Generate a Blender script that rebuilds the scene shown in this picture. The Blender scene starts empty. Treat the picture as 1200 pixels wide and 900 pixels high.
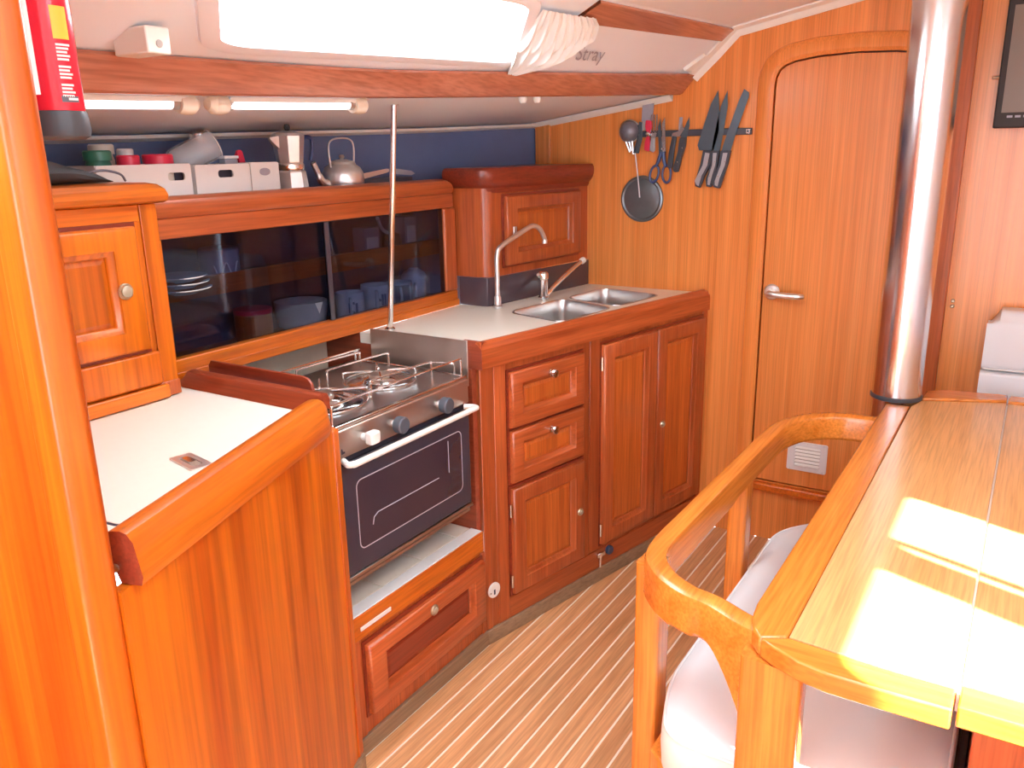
import bpy, bmesh, math, random
from mathutils import Vector, Matrix
random.seed(7)
PI = math.pi

# ------------------------------------------------------------------ camera, light, exposure
sc = bpy.context.scene
C = sc.collection
YAW, PITCH, ROLL, F_PX, CAM_H = 0.563838, 0.274937, -0.0190933, 970.96, 1.42
cy, sy, cp, sp, cr, sr = (math.cos(YAW), math.sin(YAW), math.cos(PITCH), math.sin(PITCH), math.cos(ROLL), math.sin(ROLL))
fw = Vector((cy*cp, sy*cp, -sp)); rt = Vector((sy, -cy, 0)); up = rt.cross(fw)
r2 = rt*cr + up*sr; u2 = up*cr - rt*sr
cd = bpy.data.cameras.new('camera'); cam = bpy.data.objects.new('camera', cd); C.objects.link(cam)
cam.matrix_world = Matrix(((r2.x, u2.x, -fw.x, 0), (r2.y, u2.y, -fw.y, 0), (r2.z, u2.z, -fw.z, CAM_H), (0, 0, 0, 1)))
cd.sensor_fit = 'HORIZONTAL'; cd.sensor_width = 36; cd.lens = F_PX/1200*36; cd.clip_start = 0.03
sc.camera = cam

w = bpy.data.worlds.new('daylight'); sc.world = w; w.use_nodes = True
bg = w.node_tree.nodes['Background']; bg.inputs[0].default_value = (0.70, 0.87, 1.0, 1); bg.inputs[1].default_value = 5.5
SUN_DIR = Vector((0.36, 0.933, -0.745)).normalized()
sd = bpy.data.lights.new('sun', 'SUN'); sd.energy = 46; sd.angle = math.radians(0.6); sd.color = (1, 0.97, 0.93)
sun = bpy.data.objects.new('sun', sd); C.objects.link(sun)
sun.rotation_euler = SUN_DIR.to_track_quat('-Z', 'Y').to_euler(); sun.location = (0, -4, 5)

sc.view_settings.view_transform = 'Standard'; sc.view_settings.look = 'None'
sc.view_settings.gamma = 1; sc.view_settings.use_curve_mapping = False
sc.view_settings.exposure = 0.74
try:
    sc.cycles.use_denoising = True; sc.cycles.max_bounces = 10; sc.cycles.diffuse_bounces = 5
    sc.cycles.sample_clamp_indirect = 8; sc.cycles.caustics_reflective = False; sc.cycles.caustics_refractive = False
except Exception:
    pass

# ------------------------------------------------------------------ materials
MAT = {}
def newmat(name):
    m = bpy.data.materials.new(name); m.use_nodes = True; MAT[name] = m
    nt = m.node_tree; b = nt.nodes['Principled BSDF']
    return m, nt, b
def plain(name, col, rough=0.5, metal=0.0, spec=0.5, noise=0.0, scale=40, bump=0.0, emit=0.0, coat=0.0):
    m, nt, b = newmat(name); N, L = nt.nodes, nt.links
    b.inputs['Base Color'].default_value = (*col, 1); b.inputs['Roughness'].default_value = rough
    b.inputs['Metallic'].default_value = metal; b.inputs['Specular IOR Level'].default_value = spec
    b.inputs['Coat Weight'].default_value = coat
    if emit:
        b.inputs['Emission Color'].default_value = (*col, 1); b.inputs['Emission Strength'].default_value = emit
    tc = N.new('ShaderNodeTexCoord'); nz = N.new('ShaderNodeTexNoise'); nz.inputs['Scale'].default_value = scale; nz.inputs['Detail'].default_value = 4
    L.new(tc.outputs['Object'], nz.inputs['Vector'])
    if noise:
        mr = N.new('ShaderNodeMapRange'); mr.inputs[3].default_value = 1-noise; mr.inputs[4].default_value = 1+noise
        L.new(nz.outputs['Fac'], mr.inputs[0])
        mx = N.new('ShaderNodeMix'); mx.data_type = 'RGBA'; mx.blend_type = 'MULTIPLY'; mx.inputs['Factor'].default_value = 1
        mx.inputs['A'].default_value = (*col, 1)
        L.new(mr.outputs[0], mx.inputs['B']); L.new(mx.outputs['Result'], b.inputs['Base Color'])
    if bump:
        bp = N.new('ShaderNodeBump'); bp.inputs['Strength'].default_value = bump; bp.inputs['Distance'].default_value = 0.002
        L.new(nz.outputs['Fac'], bp.inputs['Height']); L.new(bp.outputs['Normal'], b.inputs['Normal'])
    return m
def wood(name, light, dark, axis='Z', rough=0.32, spec=0.5, cross=26, along=1.3, pores=0.25, coat=0.25, yawrot=0.0, r0=0.30, r1=0.68):
    m, nt, b = newmat(name); N, L = nt.nodes, nt.links
    tc = N.new('ShaderNodeTexCoord'); oi = N.new('ShaderNodeObjectInfo')
    rot = N.new('ShaderNodeMapping'); rot.inputs['Rotation'].default_value = (0, 0, yawrot)
    L.new(tc.outputs['Object'], rot.inputs['Vector'])
    ad = N.new('ShaderNodeVectorMath'); ad.operation = 'ADD'
    ml = N.new('ShaderNodeMath'); ml.operation = 'MULTIPLY'; ml.inputs[1].default_value = 37.0
    L.new(oi.outputs['Random'], ml.inputs[0]); L.new(rot.outputs[0], ad.inputs[0]); L.new(ml.outputs[0], ad.inputs[1])
    mp = N.new('ShaderNodeMapping')
    s = [cross]*3; s['XYZ'.index(axis)] = along
    mp.inputs['Scale'].default_value = s
    L.new(ad.outputs[0], mp.inputs['Vector'])
    n1 = N.new('ShaderNodeTexNoise'); n1.inputs['Scale'].default_value = 1.0; n1.inputs['Detail'].default_value = 5; n1.inputs['Roughness'].default_value = 0.62; n1.inputs['Distortion'].default_value = 0.25
    L.new(mp.outputs[0], n1.inputs['Vector'])
    ramp = N.new('ShaderNodeValToRGB'); e = ramp.color_ramp.elements
    e[0].position = r0; e[0].color = (*dark, 1); e[1].position = r1; e[1].color = (*light, 1)
    L.new(n1.outputs['Fac'], ramp.inputs[0])
    mp2 = N.new('ShaderNodeMapping'); s2 = [cross*7]*3; s2['XYZ'.index(axis)] = along*5
    mp2.inputs['Scale'].default_value = s2; L.new(ad.outputs[0], mp2.inputs['Vector'])
    n2 = N.new('ShaderNodeTexNoise'); n2.inputs['Scale'].default_value = 1.0; n2.inputs['Detail'].default_value = 3
    L.new(mp2.outputs[0], n2.inputs['Vector'])
    mr = N.new('ShaderNodeMapRange'); mr.inputs[1].default_value = 0.3; mr.inputs[2].default_value = 0.6; mr.inputs[3].default_value = 1-pores; mr.inputs[4].default_value = 1.04
    L.new(n2.outputs['Fac'], mr.inputs[0])
    mx = N.new('ShaderNodeMix'); mx.data_type = 'RGBA'; mx.blend_type = 'MULTIPLY'; mx.inputs['Factor'].default_value = 1
    L.new(ramp.outputs[0], mx.inputs['A']); L.new(mr.outputs[0], mx.inputs['B'])
    # piece to piece variation
    mv = N.new('ShaderNodeMapRange'); mv.inputs[3].default_value = 0.90; mv.inputs[4].default_value = 1.10
    L.new(oi.outputs['Random'], mv.inputs[0])
    mx2 = N.new('ShaderNodeMix'); mx2.data_type = 'RGBA'; mx2.blend_type = 'MULTIPLY'; mx2.inputs['Factor'].default_value = 1
    L.new(mx.outputs['Result'], mx2.inputs['A']); L.new(mv.outputs[0], mx2.inputs['B'])
    L.new(mx2.outputs['Result'], b.inputs['Base Color'])
    b.inputs['Roughness'].default_value = rough; b.inputs['Specular IOR Level'].default_value = spec
    b.inputs['Coat Weight'].default_value = coat; b.inputs['Coat Roughness'].default_value = 0.18
    bp = N.new('ShaderNodeBump'); bp.inputs['Strength'].default_value = 0.08; bp.inputs['Distance'].default_value = 0.001
    L.new(n2.outputs['Fac'], bp.inputs['Height']); L.new(bp.outputs['Normal'], b.inputs['Normal'])
    return m
def glass(name, tint, base=0.03, edge=0.5, rough=0.02):
    m, nt, b = newmat(name); N, L = nt.nodes, nt.links
    N.remove(b); out = N['Material Output']
    tr = N.new('ShaderNodeBsdfTransparent'); tr.inputs[0].default_value = (*tint, 1)
    gl = N.new('ShaderNodeBsdfGlossy'); gl.inputs['Roughness'].default_value = rough
    lw = N.new('ShaderNodeLayerWeight'); lw.inputs[0].default_value = 0.5
    pw = N.new('ShaderNodeMath'); pw.operation = 'POWER'; pw.inputs[1].default_value = 4.0
    L.new(lw.outputs['Facing'], pw.inputs[0])
    mr = N.new('ShaderNodeMapRange'); mr.inputs[3].default_value = base; mr.inputs[4].default_value = edge
    L.new(pw.outputs[0], mr.inputs[0])
    mx = N.new('ShaderNodeMixShader'); L.new(mr.outputs[0], mx.inputs[0]); L.new(tr.outputs[0], mx.inputs[1]); L.new(gl.outputs[0], mx.inputs[2])
    L.new(mx.outputs[0], out.inputs[0])
    return m

OR_L, OR_D = (0.74, 0.185, 0.012), (0.52, 0.095, 0.003)
BH_L, BH_D = (0.84, 0.305, 0.075), (0.68, 0.205, 0.038)
RD_L, RD_D = (0.54, 0.125, 0.034), (0.35, 0.062, 0.014)
TB_L, TB_D = (0.76, 0.42, 0.165), (0.68, 0.34, 0.115)
RL_L, RL_D = (0.76, 0.26, 0.040), (0.60, 0.165, 0.018)
wood('panel_v', (0.70, 0.165, 0.007), (0.42, 0.062, 0.002), 'Z', cross=12, along=.5, pores=.3, r0=.34, r1=.60)
wood('panel_x', OR_L, OR_D, 'X', cross=20)
wood('bulk_v', BH_L, BH_D, 'Z', cross=40, along=0.6, pores=0.18)
wood('red_v', RD_L, RD_D, 'Z', cross=24)
wood('red_x', RD_L, RD_D, 'X', cross=24)
wood('red_s', RD_L, RD_D, 'X', cross=24, yawrot=0.2194)
wood('redpanel_v', (0.66, 0.165, 0.030), (0.46, 0.090, 0.014), 'Z', cross=34)
wood('beam_haze_x', (0.56, 0.21, 0.125), (0.47, 0.155, 0.085), 'X', cross=20, rough=0.25, coat=0.6)  # reddish wood lightened and pinked to carry the haze from the window
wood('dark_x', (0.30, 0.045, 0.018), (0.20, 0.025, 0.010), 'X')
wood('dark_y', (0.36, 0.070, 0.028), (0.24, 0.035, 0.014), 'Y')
wood('fid_i', OR_L, OR_D, 'X', cross=22, yawrot=-0.353)
wood('table_x', TB_L, TB_D, 'X', cross=30, rough=0.30, coat=.35)
wood('rail_x', RL_L, RL_D, 'X', cross=24, rough=0.25, coat=0.5)
wood('rail_y', RL_L, RL_D, 'Y', cross=24, rough=0.25, coat=0.5)
wood('rail_v', RL_L, RL_D, 'Z', cross=24, rough=0.25, coat=0.5)
wood('teak', (0.76, 0.41, 0.19), (0.56, 0.26, 0.10), 'X', cross=26, along=1.6, rough=0.5, coat=0.0, pores=0.22)
wood('toe', (0.40, 0.27, 0.16), (0.26, 0.165, 0.09), 'X', rough=0.55, coat=0.0)
wood('trim_v', (0.52, 0.125, 0.03), (0.42, 0.085, 0.018), 'Z', cross=24)
plain('laminate', (0.86, 0.84, 0.74), 0.35, noise=0.02, scale=60)
plain('caulk', (0.95, 0.84, 0.68), 0.6)
plain('white_vinyl', (0.78, 0.76, 0.75), 0.6, noise=0.02, scale=8)
plain('ceiling_mat', (0.86, 0.88, 0.92), 0.6, noise=0.015, scale=5)
plain('white_trim', (0.86, 0.84, 0.78), 0.4, noise=0.01)
plain('cream', (0.80, 0.70, 0.56), 0.4, noise=0.02)
plain('lining', (0.115, 0.17, 0.33), 0.5, noise=0.12, scale=12)  # blue haze over a dark hull panel, put into its base colour
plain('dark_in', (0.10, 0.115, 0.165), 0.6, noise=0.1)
plain('cushion', (0.73, 0.75, 0.77), 0.55, noise=0.02, scale=15, bump=0.1)
plain('cushion_front', (0.78, 0.69, 0.60), 0.55, noise=0.02, scale=15, bump=0.1)
plain('steel', (0.62, 0.60, 0.58), 0.30, 1.0, noise=0.04, scale=20)
plain('steel_pol', (0.80, 0.78, 0.76), 0.16, 1.0, noise=0.03, scale=30)
plain('mast_metal', (0.72, 0.70, 0.72), 0.20, 1.0, noise=0.10, scale=6, bump=0.15)
plain('brushed', (0.66, 0.58, 0.52), 0.38, 1.0, noise=0.05, scale=30)
plain('alu', (0.80, 0.79, 0.78), 0.35, 0.9, noise=0.03)
plain('chrome', (0.85, 0.85, 0.85), 0.12, 1.0, noise=0.02)
plain('knob_metal', (0.60, 0.52, 0.38), 0.30, 1.0, noise=0.05)
plain('brass_pale', (0.46, 0.40, 0.29), 0.35, 0.2, noise=0.04)
plain('handle_white', (0.84, 0.80, 0.74), 0.35, noise=0.02)
plain('oven_black', (0.045, 0.042, 0.060), 0.25, noise=0.08, scale=8, coat=0.5)
plain('oven_glass', (0.050, 0.034, 0.045), 0.08, noise=0.08, scale=8, coat=0.6)
plain('oven_line', (0.45, 0.42, 0.48), 0.4, noise=0.02)
plain('knob_grey', (0.075, 0.085, 0.105), 0.45, noise=0.06)
plain('knob_white', (0.82, 0.80, 0.74), 0.4, noise=0.02)
plain('tile', (0.86, 0.76, 0.64), 0.35, noise=0.05, scale=10)
plain('tile_white', (0.92, 0.92, 0.90), 0.35, noise=0.02)
plain('grout', (0.30, 0.22, 0.17), 0.8, noise=0.05)
plain('splash', (0.075, 0.050, 0.065), 0.22, noise=0.1, scale=10, coat=0.4)
plain('red_paint', (0.72, 0.016, 0.045), 0.25, noise=0.03, coat=0.5)
plain('black_plastic', (0.05, 0.055, 0.065), 0.45, noise=0.08)
plain('label_white', (0.82, 0.80, 0.80), 0.5, noise=0.01)
plain('label_yellow', (0.85, 0.55, 0.06), 0.5, noise=0.02)
plain('label_dark', (0.10, 0.10, 0.13), 0.5, noise=0.02)
plain('text_grey', (0.35, 0.34, 0.40), 0.6, noise=0.02)
plain('bin_plastic', (0.80, 0.77, 0.74), 0.45, noise=0.02)
plain('hole_dark', (0.05, 0.045, 0.07), 0.6, noise=0.05)
plain('green_plastic', (0.03, 0.17, 0.11), 0.35, noise=0.05)
plain('red_lid', (0.70, 0.03, 0.08), 0.35, noise=0.03)
plain('jar_cream', (0.66, 0.62, 0.54), 0.4, noise=0.03)
plain('bag', (0.055, 0.058, 0.062), 0.75, noise=0.2, scale=20, bump=0.4)
plain('blade', (0.10, 0.14, 0.175), 0.28, 0.5, noise=0.08)
plain('blade_steel', (0.50, 0.50, 0.52), 0.25, 1.0, noise=0.04)
plain('knife_handle', (0.42, 0.43, 0.46), 0.30, 0.4, noise=0.06)
plain('mesh_grey', (0.20, 0.20, 0.24), 0.4, 0.4, noise=0.25, scale=120)
plain('rack', (0.06, 0.07, 0.09), 0.35, 0.3, noise=0.05)
plain('scissor_blue', (0.035, 0.06, 0.17), 0.35, noise=0.05)
plain('pan_dark', (0.15, 0.165, 0.175), 0.28, 0.6, noise=0.2, scale=20)
plain('ceramic', (0.78, 0.78, 0.80), 0.25, noise=0.02)
plain('mug_print', (0.16, 0.18, 0.26), 0.5, noise=0.02)
plain('fabric_white', (0.88, 0.88, 0.86), 0.8, noise=0.02, scale=30)
plain('tube_fill_glow', (0.90, 0.93, 1.0), 0.3, emit=1.3)  # glow added to unlit tubes to brighten the side deck
plain('lamp_cap', (0.80, 0.70, 0.56), 0.45, noise=0.02)
plain('tv_bezel', (0.030, 0.022, 0.020), 0.55, noise=0.05, spec=0.3)
plain('tv_screen', (0.20, 0.145, 0.11), 0.35, noise=0.03, spec=0.3)
plain('blue_bolt', (0.04, 0.06, 0.12), 0.4, noise=0.05)
plain('portlight_pane', (0.86, 0.94, 1.0), 0.4, emit=8.0, noise=0.0)
def frosted(name, col):
    m, nt, b = newmat(name); N, L = nt.nodes, nt.links
    N.remove(b); tr = N.new('ShaderNodeBsdfTranslucent'); tr.inputs[0].default_value = (*col, 1)
    L.new(tr.outputs[0], N['Material Output'].inputs[0]); return m
frosted('frosted', (.38, .42, .45))
glass('smoke_glass', (0.50, 0.55, 0.66), 0.035, 0.35)  # smoked tint with the bluish window haze put into it
def milky(name, col, fac):
    m, nt, b = newmat(name); N, L = nt.nodes, nt.links
    tr = N.new('ShaderNodeBsdfTransparent'); mx = N.new('ShaderNodeMixShader'); mx.inputs[0].default_value = fac
    b.inputs['Base Color'].default_value = (*col, 1); b.inputs['Roughness'].default_value = .15
    L.new(tr.outputs[0], mx.inputs[1]); L.new(b.outputs[0], mx.inputs[2]); L.new(mx.outputs[0], N['Material Output'].inputs[0]); return m
milky('jar_glass', (.86, .88, .92), .30)

# ------------------------------------------------------------------ mesh helpers
class Frame:
    """plan frame: a runs along u, b runs out of the face towards the room, z up"""
    def __init__(s, ox, oy, ang=0.0):
        s.ox, s.oy = ox, oy; s.u = (math.cos(ang), math.sin(ang)); s.n = (s.u[1], -s.u[0])
    def __call__(s, a, b, z):
        return (s.ox+a*s.u[0]+b*s.n[0], s.oy+a*s.u[1]+b*s.n[1], z)
W0 = lambda a, b, z: (a, b, z)

class MB:
    def __init__(s): s.v = []; s.f = []
    def quadgrid(s, rows, closed_u=False, closed_v=False):
        b = len(s.v); nr = len(rows); nc = len(rows[0])
        for r in rows: s.v += [tuple(p) for p in r]
        for i in range(nr if closed_v else nr-1):
            for j in range(nc if closed_u else nc-1):
                i2, j2 = (i+1) % nr, (j+1) % nc
                s.f.append((b+i*nc+j, b+i*nc+j2, b+i2*nc+j2, b+i2*nc+j))
        return s
    def box(s, a0, a1, b0, b1, z0, z1, fr=W0):
        b = len(s.v)
        for z in (z0, z1):
            for (a, c) in ((a0, b0), (a1, b0), (a1, b1), (a0, b1)): s.v.append(fr(a, c, z))
        s.f += [(b, b+3, b+2, b+1), (b+4, b+5, b+6, b+7), (b, b+1, b+5, b+4), (b+1, b+2, b+6, b+5), (b+2, b+3, b+7, b+6), (b+3, b, b+4, b+7)]
        return s
    def prism(s, poly, z0, z1, fr=W0):
        """poly in plan (a,b)"""
        b = len(s.v); n = len(poly)
        for z in (z0, z1):
            for (a, c) in poly: s.v.append(fr(a, c, z))
        s.f.append(tuple(b+i for i in range(n-1, -1, -1))); s.f.append(tuple(b+n+i for i in range(n)))
        for i in range(n):
            j = (i+1) % n; s.f.append((b+i, b+j, b+n+j, b+n+i))
        return s
    def plate(s, poly, d0, d1, fn):
        """poly in (p,q); fn(p,q,d)->world"""
        b = len(s.v); n = len(poly)
        for d in (d0, d1):
            for (p, q) in poly: s.v.append(tuple(fn(p, q, d)))
        s.f.append(tuple(b+i for i in range(n-1, -1, -1))); s.f.append(tuple(b+n+i for i in range(n)))
        for i in range(n):
            j = (i+1) % n; s.f.append((b+i, b+j, b+n+j, b+n+i))
        return s
    def lathe(s, prof, c=(0, 0, 0), axis=(0, 0, 1), n=24, xdir=None, scale_x=1.0):
        ax = Vector(axis).normalized()
        x = Vector(xdir) if xdir else (Vector((1, 0, 0)) if abs(ax.x) < .9 else Vector((0, 1, 0)))
        x = (x-ax*x.dot(ax)).normalized(); y = ax.cross(x); c = Vector(c)
        rows = [[c+ax*z+x*(r*math.cos(2*PI*k/n)*scale_x)+y*(r*math.sin(2*PI*k/n)) for k in range(n)] for r, z in prof]
        b = len(s.v); s.quadgrid(rows, closed_u=True)
        if prof[0][0] > 1e-6: s.f.append(tuple(b+k for k in range(n-1, -1, -1)))
        if prof[-1][0] > 1e-6: s.f.append(tuple(b+(len(prof)-1)*n+k for k in range(n)))
        return s
    def tube(s, path, r, n=10, closed=False, caps=True):
        P = [Vector(p) for p in path]; m = len(P); rows = []
        rr = r if isinstance(r, (list, tuple)) else [r]*m
        prev = None
        for i in range(m):
            a = P[i-1] if (i > 0 or closed) else P[i]; c = P[(i+1) % m] if (i < m-1 or closed) else P[i]
            t = (c-a).normalized()
            if prev is None:
                x = Vector((0, 0, 1)) if abs(t.z) < .9 else Vector((1, 0, 0))
            else: x = prev
            x = (x-t*x.dot(t)).normalized(); y = t.cross(x); prev = x
            rows.append([P[i]+x*(rr[i]*math.cos(2*PI*k/n))+y*(rr[i]*math.sin(2*PI*k/n)) for k in range(n)])
        b = len(s.v); s.quadgrid(rows, closed_u=True, closed_v=closed)
        if caps and not closed:
            s.f.append(tuple(b+k for k in range(n-1, -1, -1))); s.f.append(tuple(b+(m-1)*n+k for k in range(n)))
        return s
    def holed(s, outer, holes, z0, z1, fn):
        """flat plate with holes; outlines in (p,q)"""
        bm = bmesh.new(); eds = []; loops = []
        for lp in [outer]+holes:
            vs = [bm.verts.new((p, q, 0)) for p, q in lp]; loops.append(vs)
            for i in range(len(vs)): eds.append(bm.edges.new((vs[i], vs[(i+1) % len(vs)])))
        bmesh.ops.triangle_fill(bm, use_beauty=True, use_dissolve=False, edges=eds)
        bm.verts.index_update(); bm.verts.ensure_lookup_table()
        b = len(s.v); n = len(bm.verts)
        for z in (z0, z1):
            for vv in bm.verts: s.v.append(tuple(fn(vv.co.x, vv.co.y, z)))
        for f in bm.faces:
            ids = [q.index for q in f.verts]
            s.f.append(tuple(b+i for i in ids)); s.f.append(tuple(b+n+i for i in reversed(ids)))
        for vs in loops:
            ids = [q.index for q in vs]
            for i in range(len(ids)):
                j = (i+1) % len(ids); s.f.append((b+ids[i], b+ids[j], b+n+ids[j], b+n+ids[i]))
        bm.free(); return s
    def build(s, name, mat, parent=None, bevel=0.0, seg=2, smooth=False, sub=0, angle=35):
        if parent is not None: o0 = ORG[parent.name]
        else:
            xs = [p[0] for p in s.v]; ys = [p[1] for p in s.v]; zs = [p[2] for p in s.v]
            o0 = Vector(((min(xs)+max(xs))/2, (min(ys)+max(ys))/2, min(zs)))
        me = bpy.data.meshes.new(name)
        me.from_pydata([tuple(Vector(p)-o0) for p in s.v], [], s.f); me.update()
        bm = bmesh.new(); bm.from_mesh(me); bmesh.ops.recalc_face_normals(bm, faces=bm.faces); bm.to_mesh(me); bm.free()
        o = bpy.data.objects.new(name, me); C.objects.link(o)
        me.materials.append(MAT[mat] if isinstance(mat, str) else mat)
        if parent is not None: o.parent = parent
        else: o.location = o0
        ORG[o.name] = o0
        if bevel:
            md = o.modifiers.new('Bevel', 'BEVEL'); md.width = bevel; md.segments = seg; md.limit_method = 'ANGLE'; md.angle_limit = math.radians(angle); md.harden_normals = False
        if sub:
            md = o.modifiers.new('Subsurf', 'SUBSURF'); md.levels = sub; md.render_levels = sub
        if smooth or bevel:
            me.shade_smooth()
            try: me.set_sharp_from_angle(angle=math.radians(32 if not sub else 180))
            except Exception: pass
        return o
ORG = {}
def tag(o, label=None, cat=None, group=None, kind=None):
    if label: o['label'] = label
    if cat: o['category'] = cat
    if group: o['group'] = group
    if kind: o['kind'] = kind
    return o
def thing(name, label, cat, loc, group=None):
    o = bpy.data.objects.new(name, None); C.objects.link(o); o.location = loc; o.empty_display_size = .05
    ORG[o.name] = Vector(loc); return tag(o, label, cat, group)
def struct(o, label=None, cat=None):
    o['kind'] = 'structure'
    if label: o['label'] = label
    if cat: o['category'] = cat
    return o
def arc(cx, cy_, r, a0, a1, n=6):
    return [(cx+r*math.cos(math.radians(a0+(a1-a0)*i/n)), cy_+r*math.sin(math.radians(a0+(a1-a0)*i/n))) for i in range(n+1)]
def rrect(x0, x1, y0, y1, r, n=5):
    return arc(x1-r, y0+r, r, -90, 0, n)+arc(x1-r, y1-r, r, 0, 90, n)+arc(x0+r, y1-r, r, 90, 180, n)+arc(x0+r, y0+r, r, 180, 270, n)
def rpoly(pts, r, n=5):
    """round the corners of a plan polygon; r may be a list"""
    out = []; m = len(pts)
    for i in range(m):
        p0, p1, p2 = Vector(pts[i-1]), Vector(pts[i]), Vector(pts[(i+1) % m])
        ri = r[i] if isinstance(r, (list, tuple)) else r
        if ri <= 0: out.append(tuple(p1)); continue
        d0 = (p0-p1); d1 = (p2-p1); ri = min(ri, d0.length*.45, d1.length*.45)
        a = p1+d0.normalized()*ri; c = p1+d1.normalized()*ri
        for k in range(n+1):
            t = k/n; q = a*(1-t)**2+p1*2*t*(1-t)+c*t*t; out.append((q.x, q.y))
    return out
def smooth_path(pts, n=6):
    P = [Vector(p) for p in pts]; out = []
    for i in range(len(P)-1):
        p0 = P[max(i-1, 0)]; p1 = P[i]; p2 = P[i+1]; p3 = P[min(i+2, len(P)-1)]
        for k in range(n):
            t = k/n
            out.append(0.5*((2*p1)+(p2-p0)*t+(2*p0-5*p1+4*p2-p3)*t*t+(-p0+3*p1-3*p2+p3)*t**3))
    out.append(P[-1]); return out
def interp(x, xs, ys):
    if x <= xs[0]: return ys[0]
    for i in range(len(xs)-1):
        if x <= xs[i+1]:
            t = (x-xs[i])/(xs[i+1]-xs[i]); return ys[i]*(1-t)+ys[i+1]*t
    return ys[-1]
def text_mesh(txt, size, fn, name, mat, parent, shear=0.0, thick=0.0006, spacing=1.0):
    cu = bpy.data.curves.new('t', 'FONT'); cu.body = txt; cu.size = size; cu.shear = shear; cu.align_x = 'CENTER'; cu.align_y = 'CENTER'; cu.space_character = spacing
    to = bpy.data.objects.new('t', cu); C.objects.link(to)
    dg = bpy.context.evaluated_depsgraph_get(); me0 = bpy.data.meshes.new_from_object(to.evaluated_get(dg))
    mb = MB(); n = len(me0.vertices)
    mb.v = [tuple(fn(q.co.x, q.co.y, thick)) for q in me0.vertices]
    mb.f = [tuple(p.vertices) for p in me0.polygons]
    bpy.data.objects.remove(to); bpy.data.curves.remove(cu); bpy.data.meshes.remove(me0)
    o = mb.build(name, mat, parent)
    return o
def panel_door(name, fr, a0, a1, z0, z1, b, parent, mf, mp, rail=0.045, thick=0.018, railz=None, raised=True):
    """frame-and-panel door: frame mesh with rounded edge, moulded recess and a panel of its own"""
    rz = railz or rail
    def loop(i, j, d): return [fr(a0+i, b+d, z0+j), fr(a1-i, b+d, z0+j), fr(a1-i, b+d, z1-j), fr(a0+i, b+d, z1-j)]
    prof = [(0, 0, 0), (0, 0, thick*.55), (.0025, .0025, thick*.88), (.007, .007, thick), (rail-.010, rz-.010, thick), (rail-.007, rz-.007, thick*.78), (rail, rz, thick*.62), (rail+.004, rz+.004, thick*.28)]
    mb = MB(); mb.quadgrid([loop(*p) for p in prof], closed_u=True)
    MB().box(a0-.008, a1+.008, b-.002, b+.0045, z0-.008, z1+.008, fr).build('reveal', 'dark_x', parent)
    o = mb.build(name, mf, parent)
    o.data.shade_smooth(); o.data.set_sharp_from_angle(angle=math.radians(50))
    pm = MB(); i, j = rail+.003, rz+.003
    pr = [(i, j, thick*.25), (i+.004, j+.004, thick*.30)]
    if raised: pr += [(i+.012, j+.012, thick*.42)]
    rows = [loop(*p) for p in pr]; pm.quadgrid(rows, closed_u=True)
    nb = len(pm.v); pm.f.append((nb-4, nb-3, nb-2, nb-1))
    pm.build('door_panel', mp, o)
    return o
def knob(fr, a, b, z, parent, r=.012, mat='knob_metal', length=.022):
    c = fr(a, b, z); ax = (fr.n[0], fr.n[1], 0)
    return MB().lathe([(r*.75, 0), (r*.75, .003), (r*.4, .005), (r*.4, length*.5), (r*.9, length*.6), (r, length*.75), (r*.85, length*.95), (r*.4, length), (0, length)], c, ax, 16).build('knob', mat, parent, smooth=True)
def pushlatch(fr, a, b, z, parent, r=.011):
    c = fr(a, b, z); ax = (fr.n[0], fr.n[1], 0)
    o = MB().lathe([(r*1.25, 0), (r*1.25, .003), (r*1.1, .005), (r*.95, .005)], c, ax, 18).build('push_latch', 'knob_metal', parent, smooth=True)
    MB().lathe([(r*.85, .003), (r*.85, .007), (r*.6, .009), (0, .009)], c, ax, 18).build('button', 'brass_pale', o, smooth=True)
    return o

# ------------------------------------------------------------------ the setting
XB = 2.90
# floor: teak strips in pale caulk
flo = struct(MB().box(-1.4, XB, -1.05, 1.80, -.03, -.0015).build('floor', 'caulk'), 'teak strip floor with pale caulked seams', 'floor')
k = 0
y = 1.178+.0525
while y > -1.0:
    MB().box(-1.4, XB, y-.0525+.0033, y-.0033, -.012, 0).build('plank', 'teak', flo)
    y -= .0525
# forward bulkhead with the arched door opening
arch_in = [(.793, 1.600), (.790, 1.632), (.780, 1.655), (.762, 1.670), (.735, 1.680), (.66, 1.691), (.54, 1.695), (.43, 1.690), (.36, 1.680), (.325, 1.666), (.305, 1.645), (.297, 1.62), (.295, 1.60)]
door_out = arch_in+[(.295, .228), (.793, .228)]
fX = lambda p, q, d: (XB-d, p, q)
wf = MB().holed([(-1.05, 0), (1.95, 0), (1.95, 2.05), (-1.05, 2.05)], [door_out], -.03, 0, fX).build('wall_forward', 'bulk_v')
struct(wf, 'varnished wooden forward bulkhead with an arched doorway', 'wall')
def inset(poly, d, c=(.545, .95)):
    out = []
    m = len(poly)
    for i in range(m):
        p0, p1, p2 = Vector(poly[i-1]), Vector(poly[i]), Vector(poly[(i+1) % m])
        e0 = (p1-p0).normalized(); e1 = (p2-p1).normalized()
        n0 = Vector((-e0.y, e0.x)); n1 = Vector((-e1.y, e1.x)); nn = (n0+n1)
        if nn.length < 1e-6: nn = n0
        nn.normalize(); k_ = d/max(.3, nn.dot(n0)); q = p1+nn*k_
        out.append((q.x, q.y))
    return out
sgn = 1
tst = inset(door_out, .004)
if abs(tst[0][0]-.545) > abs(door_out[0][0]-.545): sgn = -1
leaf = inset(door_out, .0045*sgn)
d1 = thing('door_1', 'arched wooden cabin door with lever handle in the bulkhead', 'door', (XB, .545, .228)); d1['kind'] = 'structure'
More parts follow.
